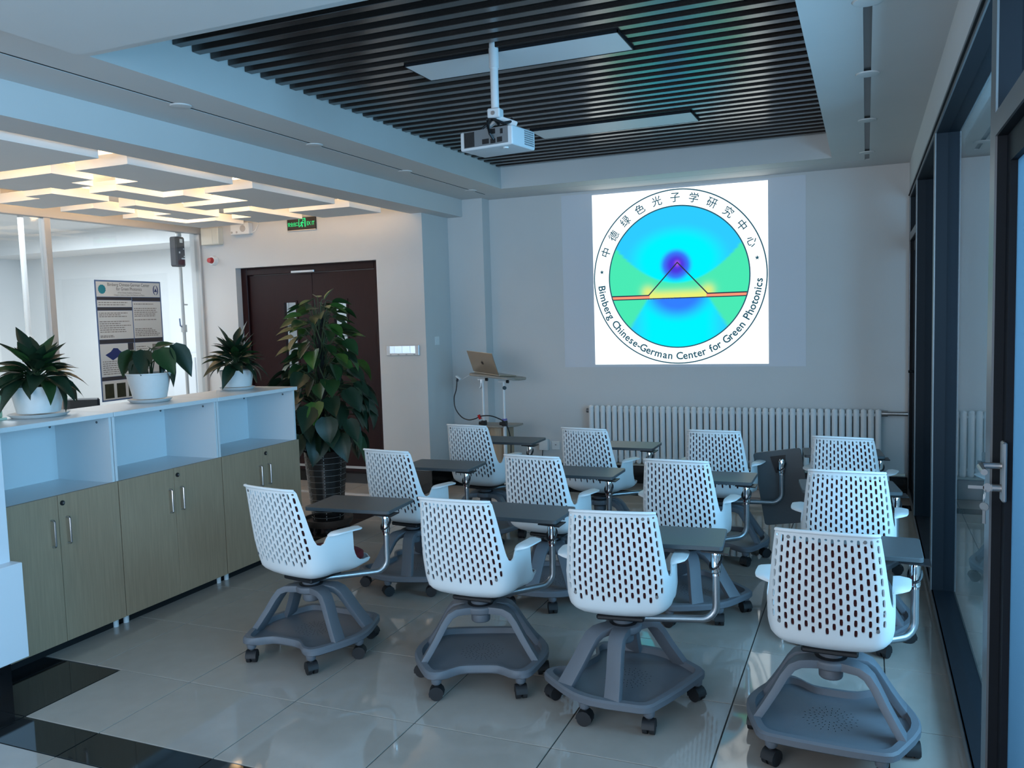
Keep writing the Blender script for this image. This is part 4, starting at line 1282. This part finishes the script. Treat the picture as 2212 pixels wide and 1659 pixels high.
for k in range(24):
    t = 2 * PI * k / 24
    for j, r_ in enumerate((0.03, 0.05, 0.07, 0.09)):
        if j == 0 and k % 2:
            continue
        r_ += 0.008 * (k % 2)
        x, y = r_ * math.cos(t), r_ * math.sin(t)
        d = Vector((math.cos(t), math.sin(t), 0)); e = Vector((-d.y, d.x, 0)); c = Vector((x, y + 0.02, 0.1046))
        m.add([c - d * 0.005, c + e * 0.0018, c + d * 0.005, c - e * 0.0018], [(0, 1, 2, 3)])
M_perf = m.mesh('perforation', 'void')
m = MB()
for s in (-1, 1):
    m.cyl((s * 0.005, 0, 0.030), (s * 0.024, 0, 0.030), 0.0295, n=18)
m.cyl((-0.006, 0, 0.032), (0.006, 0, 0.032), 0.022, n=14)
hood = []
for i in range(8):
    t = R(-20 + 200 * i / 7)
    hood.append((0.0335 * math.cos(t), 0.030 + 0.0335 * math.sin(t)))
vv = [(sx, y, z) for sx in (-0.0255, 0.0255) for y, z in hood]
m.add(vv, [(i, i + 1, i + 9, i + 8) for i in range(7)] + [tuple(range(8)), tuple(range(8, 16))[::-1]])
m.cyl((0, 0, 0.055), (0, 0, 0.074), 0.012, n=10)
M_cast = m.mesh('caster', 'black_rubber', smooth=True, ang=35)
# writing tablet arm, along +x
p_ = [(0.0, 0, 0.366), (0.315, 0, 0.366)] + [(0.328 + 0.062 * math.sin(R(a)), 0, 0.428 - 0.062 * math.cos(R(a))) for a in (8, 25, 45, 65, 82)] + [(0.390, 0, 0.44), (0.390, 0, 0.60)]
M_arm = MB().tube(p_, 0.0155, 14).mesh('arm_tube', 'tube_grey', smooth=True, ang=60)
M_coll = MB().lathe([(0.0185, 0.566), (0.0195, 0.568), (0.0208, 0.573), (0.0208, 0.648), (0.017, 0.660), (0.010, 0.665)], 18, (0.390, 0, 0)).cyl((0.39, 0, 0.556), (0.39, 0, 0.566), 0.0170, n=16).mesh('collar', 'chrome', smooth=True)
m = MB()
m.tube([(0.390 + 0.025 * math.cos(2 * PI * i / 18), 0.025 * math.sin(2 * PI * i / 18), 0.612 + 0.026 * math.sin(2 * PI * i / 18 + 0.9)) for i in range(19)], 0.004, 6)
M_strap = m.mesh('strap', 'black', smooth=True)
def rrect(x0, x1, y0, y1, r, n=5):
    o = []
    for (cx, cy, a0) in ((x1 - r, y1 - r, 0), (x0 + r, y1 - r, 90), (x0 + r, y0 + r, 180), (x1 - r, y0 + r, 270)):
        for i in range(n):
            a = R(a0 + 90 * i / (n - 1))
            o.append((cx + r * math.cos(a), cy + r * math.sin(a)))
    return o
M_tab = MB().prism(rrect(-0.470, 0.030, -0.025, 0.288, 0.018), 0.6655, 0.6845).mesh('tablet', 'tablet', bevel=0.002, smooth=True)
m = MB().prism([(-0.06, -0.03), (0.055, -0.05), (0.055, 0.05), (-0.06, 0.03)], 0.660, 0.6655)
M_brk = m.mesh('bracket', 'black')
M_screw = MB().cyl((0, 0.006, 0), (0, -0.0015, 0), 0.0068, n=12).mesh('screw', 'alu_grey', smooth=True)
chairs = [
    # x, y, shell yaw, base yaw, arm angle (world), tablet yaw (world), label
    (0.925, 1.1225, -11, -3.4, 40, 4, 'white perforated tablet chair closest to the oak cabinets, rearmost row'),
    (1.8715, 1.1235, 0, 20.8, 50, 0, 'white perforated tablet chair, second from the oak cabinets in the rearmost row'),
    (2.561, 1.093, 6.5, -109.5, 14, 5, 'white perforated tablet chair, third from the oak cabinets in the rearmost row'),
    (3.398, 0.997, -1.5, 177.6, 40, 0, 'white perforated tablet chair beside the glass wall, rearmost row by the frosted door'),
    (0.878, 2.25, -8, -95, 53, 2, 'white perforated tablet chair of the middle row, nearest the tall climbing plant'),
    (1.806, 2.26, -5, -70, 44.5, 0, 'white perforated tablet chair of the middle row, second from the cabinets'),
    (2.604, 2.30, -3, -45, 43, 0, 'white perforated tablet chair of the middle row, third from the cabinets'),
    (3.437, 2.185, -1, 175, 54, 8, 'white perforated tablet chair of the middle row beside the glass wall'),
    (0.853, 3.41, -7, 5, 49, 0, 'white perforated tablet chair of the row by the radiator, beside the laptop stand'),
    (1.76, 3.40, -9, 8, 38, 0, 'white perforated tablet chair of the row by the radiator, second from the laptop stand'),
    (2.612, 3.45, -3.6, 0, 8, 0, 'white perforated tablet chair by the radiator with its writing tablet folded down'),
    (3.42, 3.30, -8, 0, 62, 6, 'white perforated tablet chair of the row by the radiator, beside the glass wall'),
]
for i, (x, y, sy_, by, aa, ta, lab) in enumerate(chairs):
    c = thing('tablet_chair', lab, 'chair', (x, y, 0), R(sy_), 'white tablet chairs in three rows')
    sh = inst('shell', M_shell, c)
    for (a, z) in ((-0.69, 0.860), (0.69, 0.860), (-0.805, 0.525), (0.805, 0.525)):
        p = plan(a, z)
        inst('screw', M_screw, sh, (p.x, p.y, p.z))
    inst('back_pad', M_bpad, c)
    inst('seat_pad', M_spad, c)
    inst('mechanism', M_mech, c)
    inst('column', M_column, c)
    b = inst('base_frame', M_base, c, None, R(by - sy_))
    inst('bearing_ring', M_bear, b)
    tr = inst('tray', M_tray, c, None, R(by - sy_))
    inst('perforation', M_perf, tr)
    for k, (px_, py_) in enumerate(CP):
        inst('caster', M_cast, tr, (px_, py_, 0), R(rnd.uniform(0, 180)))
    arm = inst('arm_tube', M_arm, c, None, R(aa - sy_))
    inst('collar', M_coll, arm)
    inst('strap', M_strap, arm)
    dx, dy = 0.39 * math.cos(R(aa - sy_)), 0.39 * math.sin(R(aa - sy_))
    tb = inst('tablet', M_tab, c, (dx, dy, 0), R(ta - sy_))
    br = inst('bracket', M_brk, tb)
    if i == 10:
        # tablet folded down: hangs vertically behind the post, underside towards the row behind
        rx = Matrix(((0, 1, 0), (0, 0, 1), (1, 0, 0))).to_4x4()
        rx = Matrix.Rotation(R(-9), 4, 'Y') @ rx
        ctr = Vector((-0.2, 0.135, 0.675))
        pos = Vector((dx, dy + 0.045, 0.485))
        tb.rotation_mode = 'QUATERNION'
        tb.rotation_quaternion = rx.to_quaternion()
        tb.location = pos - (rx.to_3x3() @ ctr)
        br.location = (-0.06, 0.135, 0.0)

# ================================================================== PLANTS
def leaf_mesh(name, m, outline, fold=0.25, droop=0.5, n=7):
    # outline: half widths along the length 0..1; unit length along +y
    mb = MB()
    vs_ = []
    for i in range(n):
        t = i / (n - 1)
        hw_ = ipl(outline, t)
        y = t * (1 - 0.18 * droop * t)
        z = -droop * 0.45 * t * t
        for k in (-1, -0.5, 0, 0.5, 1):
            vs_.append((hw_ * k, y, z + fold * abs(hw_ * k) - 0.3 * fold * hw_ * (1 - abs(k))))
    fs_ = [(i * 5 + k, i * 5 + k + 1, (i + 1) * 5 + k + 1, (i + 1) * 5 + k) for i in range(n - 1) for k in range(4)]
    mb.add(vs_, fs_)
    me_ = mb.mesh(name, m, smooth=True, ang=80)
    return me_
LANCE = [(0, 0.01), (0.12, 0.09), (0.3, 0.155), (0.5, 0.16), (0.7, 0.115), (0.88, 0.05), (1, 0.003)]
HEART = [(0, 0.14), (0.07, 0.27), (0.2, 0.36), (0.4, 0.36), (0.62, 0.27), (0.82, 0.13), (1, 0.004)]
L_lance = {k: [leaf_mesh('leaf', 'leaf_' + k, LANCE, 0.3, d) for d in (0.25, 0.7, 1.2)] for k in ('dark', 'mid')}
L_heart = {k: [leaf_mesh('leaf', 'leaf_' + k, HEART, 0.28, d) for d in (0.1, 0.4, 0.8)] for k in ('dark', 'mid', 'light')}
def place_leaf(par, me_, base, az, el, roll, L, stretch=1.0):
    o = inst('leaf', me_, par)
    q = Matrix.Rotation(az, 4, 'Z') @ Matrix.Rotation(el, 4, 'X') @ Matrix.Rotation(roll, 4, 'Y')
    o.matrix_local = Matrix.Translation(base) @ q @ Matrix.Diagonal((L * stretch, L, L, 1))
    return o
def pot_white(par, rt_, rb, h, sr):
    MB().lathe([(rb * 0.9, 0.022), (rb, 0.024), (rb + (rt_ - rb) * 0.9, h - 0.012), (rt_, h - 0.01), (rt_ + 0.003, h), (rt_ - 0.012, h), (rt_ - 0.016, h - 0.02), (rt_ - 0.018, h - 0.022)], 32).build('pot', 'ceramic', par, smooth=True, ang=40)
    MB().lathe([(rt_ - 0.03, h - 0.03), (rt_ - 0.014, h - 0.026), (0.01, h - 0.018)], 20).build('soil', 'soil', par, smooth=True)
    MB().lathe([(sr * 0.78, 0.0), (sr * 0.86, 0.002), (sr, 0.020), (sr - 0.006, 0.021), (sr * 0.8, 0.008), (0.02, 0.007)], 32).build('saucer', 'ceramic', par, smooth=True, ang=40)
def lily(loc, rt_, rb, h, sr, nl, hh, spread, seed, label, extra=()):
    t = thing('potted_peace_lily', label, 'plant', loc)
    pot_white(t, rt_, rb, h, sr)
    g = random.Random(seed)
    st = MB()
    for i in range(nl):
        az = 2 * PI * (i * 0.382 + 0.04 * g.random())
        f = i / nl          # inner, upright leaves last
        tilt = (1 - f) * 1.0 + 0.12 * g.uniform(-1, 1)
        L = spread * g.uniform(0.72, 1.0) * (0.8 + 0.25 * (1 - f))
        out = (0.035 + 0.55 * L * (1 - f)) * g.uniform(0.7, 1.1)
        z = h + hh * (0.18 + 0.55 * f) * g.uniform(0.85, 1.1)
        d = Vector((-math.sin(az), math.cos(az), 0))
        base = d * (out * 0.55) + Vector((0, 0, z))
        st.tube(smooth_path([(d.x * 0.02, d.y * 0.02, h - 0.02), tuple(d * out * 0.25 + Vector((0, 0, h + (z - h) * 0.7))), tuple(base)], 3), 0.003, 5)
        el = R(62 - 70 * tilt) + g.uniform(-0.15, 0.15)
        me_ = L_lance['dark' if g.random() < 0.75 else 'mid'][min(2, int(tilt * 2.2 + 0.4))]
        place_leaf(t, me_, base, az, el, g.uniform(-0.4, 0.4), L, g.uniform(0.85, 1.25))
    for (az, el, L, z, stc) in extra:
        d = Vector((-math.sin(R(az)), math.cos(R(az)), 0))
        base = d * 0.04 + Vector((0, 0, h + z))
        st.tube([(0, 0, h - 0.02), tuple(base)], 0.003, 5)
        place_leaf(t, L_lance['dark'][0], base, R(az), R(el), 0, L, stc)
    st.build('stems', 'stem', t, smooth=True)
    return t
lily((-0.582, 0.84, 1.2035), 0.133, 0.105, 0.165, 0.152, 70, 0.17, 0.245, 5, 'bushy dark peace lily in a white pot on the cabinet beside the white counter', ((100, 72, 0.17, 0.17, 1.7), (60, 60, 0.15, 0.15, 1.5)))
lily((-0.609, 2.426, 1.2035), 0.118, 0.098, 0.140, 0.122, 66, 0.18, 0.225, 11, 'bushy peace lily in a white pot on the cabinet end beside the climbing plant', ((-40, 78, 0.17, 0.19, 1.4), (150, 70, 0.17, 0.17, 1.5), (20, 68, 0.16, 0.17, 1.4)))
t = thing('potted_anthurium', 'plant of few large drooping heart shaped leaves in a white pot between two bushy pots', 'plant', (-0.582, 1.605, 1.2035))
pot_white(t, 0.132, 0.098, 0.180, 0.132)
st = MB()
for (az, out, z, el, rl, L, sx, k) in ((95, 0.12, 0.14, -58, 0.3, 0.17, 0.8, 'mid'), (75, 0.09, 0.11, -70, -0.4, 0.16, 0.7, 'dark'), (10, 0.03, 0.15, -20, 0.2, 0.15, 0.9, 'mid'), (190, 0.05, 0.10, -68, 0.1, 0.19, 1.0, 'dark'), (-60, 0.07, 0.13, -62, 0.2, 0.22, 0.85, 'dark'),
        (-100, 0.12, 0.145, -45, 0.5, 0.18, 0.9, 'mid'), (-75, 0.17, 0.17, -55, 0.6, 0.21, 0.72, 'dark'), (-95, 0.10, 0.08, -80, -0.3, 0.13, 0.55, 'dark'), (140, 0.06, 0.07, -75, 0.4, 0.12, 0.8, 'dark'), (-150, 0.05, 0.14, -50, -0.2, 0.16, 0.9, 'dark'), (60, 0.06, 0.13, -30, 0, 0.12, 0.8, 'mid'), (-40, 0.05, 0.16, 10, 0.5, 0.10, 0.7, 'mid')):
    d = Vector((-math.sin(R(az)), math.cos(R(az)), 0))
    base = d * out + Vector((0, 0, 0.18 + z))
    st.tube(smooth_path([(d.x * 0.02, d.y * 0.02, 0.155), tuple(d * out * 0.4 + Vector((0, 0, 0.18 + z * 0.8))), tuple(base)], 3), 0.0035, 5)
    place_leaf(t, L_heart[k][0 if el > -30 else 1], base, R(az), R(el), rl, L * 1.15, sx)
st.build('stems', 'stem', t, smooth=True)

# tall climbing plant
cp = thing('climbing_plant', 'tall leafy climbing plant in a dark ribbed pot on a wheeled saucer', 'plant', (-0.44, 3.20, 0))
MB().lathe([(0.145, 0.055), (0.175, 0.058), (0.195, 0.085), (0.198, 0.115), (0.185, 0.115), (0.178, 0.09), (0.02, 0.085)], 30).build('saucer', 'stand_brown', cp, smooth=True, ang=40)
for k in range(5):
    a = 2 * PI * k / 5 + 0.3
    wx, wy = 0.15 * math.cos(a), 0.15 * math.sin(a)
    MB().cyl((wx - 0.012, wy, 0.026), (wx + 0.012, wy, 0.026), 0.026, n=14).box(wx - 0.01, wx + 0.01, wy - 0.01, wy + 0.01, 0.03, 0.06).build('wheel', 'black_rubber', cp, smooth=True)
pr0 = [(0.118, 0.09), (0.124, 0.10), (0.140, 0.30), (0.156, 0.50), (0.168, 0.64), (0.174, 0.655), (0.164, 0.66), (0.156, 0.64), (0.15, 0.62)]
pt = MB().lathe(pr0, 36).build('pot', 'pot_dark', cp, smooth=True, ang=40)
rad_at = lambda z: ipl([(r_z[1], r_z[0]) for r_z in pr0[:6]], z)
lnm = MB()
for k in range(11):
    z = 0.13 + 0.048 * k
    r_ = rad_at(z) + 0.001
    lnm.lathe([(r_ - 0.002, z - 0.0012), (r_, z - 0.001), (r_, z + 0.001), (r_ - 0.002, z + 0.0012)], 36)
lnm.build('glaze_ring', 'pot_line', pt)
lnm = MB()
for k in range(7):
    a = 2 * PI * k / 7 + 0.75
    for j in range(22):
        z = 0.12 + 0.024 * j
        r_ = rad_at(z) + 0.0012
        c = Vector((r_ * math.cos(a), r_ * math.sin(a), z)); e = Vector((-math.sin(a), math.cos(a), 0))
        lnm.add([c - e * 0.003 + Vector((0, 0, -0.005)), c + e * 0.003 + Vector((0, 0, -0.005)), c + e * 0.003 + Vector((0, 0, 0.005)), c - e * 0.003 + Vector((0, 0, 0.005))], [(0, 1, 2, 3)])
lnm.build('glaze_dots', 'pot_line', pt)
MB().lathe([(0.15, 0.61), (0.155, 0.615), (0.02, 0.635)], 20).build('soil', 'soil', cp)
MB().cyl((0, 0, 0.61), (0, 0, 1.70), 0.032, n=14).build('moss_pole', 'pole_bark', cp, smooth=True)
g = random.Random(21)
st = MB()
vines = []
for k in range(6):
    a0 = k * 1.05
    pth = [(0.045 * math.cos(a0 + 0.9 * j * (1 if k % 2 else -1)), 0.045 * math.sin(a0 + 0.9 * j * (1 if k % 2 else -1)), 0.62 + 0.115 * j) for j in range(10)]
    st.tube(smooth_path(pth, 3), 0.006, 6)
NL = 155
for i in range(NL):
    f = (i + 0.5) / NL
    z = 0.72 + 1.03 * f
    az = i * 2.39996 + g.uniform(-0.3, 0.3)
    reach = (0.25 * (1 - f) ** 0.7 + 0.085 + 0.06 * g.random()) * (1.0 if g.random() < 0.75 else 0.6)
    if z < 0.9:
        reach *= 0.72
    L = (0.250 - 0.10 * f) * g.uniform(0.8, 1.15)
    d = Vector((-math.sin(az), math.cos(az), 0))
    rise = 0.05 + 0.05 * g.random() if f > 0.75 else 0.06 * g.random()
    base = d * reach + Vector((0, 0, z + rise))
    st.tube(smooth_path([tuple(d * 0.03 + Vector((0, 0, z - 0.07))), tuple(d * reach * 0.55 + Vector((0, 0, z + rise * 1.1))), tuple(base)], 3), 0.0035, 5)
    el = R(-62 + 55 * f) + g.uniform(-0.3, 0.3)
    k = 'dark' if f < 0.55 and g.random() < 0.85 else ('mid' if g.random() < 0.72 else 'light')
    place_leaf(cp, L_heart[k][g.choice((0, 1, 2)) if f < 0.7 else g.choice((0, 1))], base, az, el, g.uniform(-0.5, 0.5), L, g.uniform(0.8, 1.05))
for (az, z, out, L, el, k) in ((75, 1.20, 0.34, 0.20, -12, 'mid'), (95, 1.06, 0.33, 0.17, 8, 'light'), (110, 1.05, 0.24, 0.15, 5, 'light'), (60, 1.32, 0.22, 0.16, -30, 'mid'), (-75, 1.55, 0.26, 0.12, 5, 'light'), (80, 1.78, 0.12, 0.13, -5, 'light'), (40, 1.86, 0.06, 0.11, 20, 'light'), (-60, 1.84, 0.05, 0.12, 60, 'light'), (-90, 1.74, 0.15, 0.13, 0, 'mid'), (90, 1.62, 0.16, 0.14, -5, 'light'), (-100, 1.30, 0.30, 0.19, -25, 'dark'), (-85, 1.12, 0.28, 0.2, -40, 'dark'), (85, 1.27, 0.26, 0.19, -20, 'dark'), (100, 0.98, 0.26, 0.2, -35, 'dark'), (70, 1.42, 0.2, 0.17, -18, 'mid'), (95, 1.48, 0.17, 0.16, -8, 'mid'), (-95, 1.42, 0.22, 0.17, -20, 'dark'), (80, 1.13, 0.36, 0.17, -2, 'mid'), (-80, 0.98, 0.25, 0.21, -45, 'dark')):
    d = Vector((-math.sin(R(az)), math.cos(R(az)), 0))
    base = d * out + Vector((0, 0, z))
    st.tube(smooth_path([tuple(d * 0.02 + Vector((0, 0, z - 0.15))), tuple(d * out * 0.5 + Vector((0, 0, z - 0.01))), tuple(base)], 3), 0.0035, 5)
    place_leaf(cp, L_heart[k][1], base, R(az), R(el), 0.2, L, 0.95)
st.build('stems', 'stem', cp, smooth=True)

# ================================================================== SMALL THINGS
ky = thing('key_bunch', 'two flat metal keys hanging from the lock of the frosted door', 'keys', (XG + 0.030, 0.36, 1.142))
def key(mb, o, ax, ay, rr):
    o = Vector(o); ax = Vector(ax); ay = Vector(ay); nn_ = ax.cross(ay) * 0.0012
    p = [(rr * math.cos(2 * PI * i / 16), rr * 0.85 * math.sin(2 * PI * i / 16)) for i in range(16)]
    for s in (0,):
        vs_ = [o + ax * x + ay * y - nn_ for x, y in p] + [o + ax * x + ay * y + nn_ for x, y in p]
        mb.add(vs_, [tuple(range(16))[::-1], tuple(range(16, 32))] + [(i, (i + 1) % 16, 16 + (i + 1) % 16, 16 + i) for i in range(16)])
    q = o - ay * (rr * 0.8 + 0.018)
    mb.obox(q, ax, ay, ax.cross(ay), 0.0045, 0.020, 0.0012)
m = MB()
key(m, (-0.045, 0, 0), (0, 0, 1), (-1, 0, 0), 0.013)
m.v = [(-(p[0] + 0.045) - 0.045 + 0.0, p[1], p[2]) for p in m.v]
m.build('key', 'key_metal', ky)
m = MB()
key(m, (-0.052, 0.0, -0.055), (0.75, -0.66, 0), (0, 0, 1), 0.014)
m.build('key', 'key_metal', ky)
MB().tube([(-0.052 + 0.002 * math.cos(a), 0.012 * math.sin(a), -0.025 + 0.018 * math.cos(a)) for a in [2 * PI * i / 14 for i in range(15)]], 0.0014, 6).build('key_ring', 'steel', ky)
gs = thing('green_card_holder', 'pale green rounded card holder on the cabinet beside the white pot', 'holder', (-0.66, 0.60, 1.2035))
bx(-0.035, 0.035, -0.09, 0.09, 0, 0.012).build('foot', 'green_pale', gs, bevel=0.003)
bx(-0.008, 0.008, -0.085, 0.085, 0.012, 0.13).build('card', 'green_panel', gs, bevel=0.004)
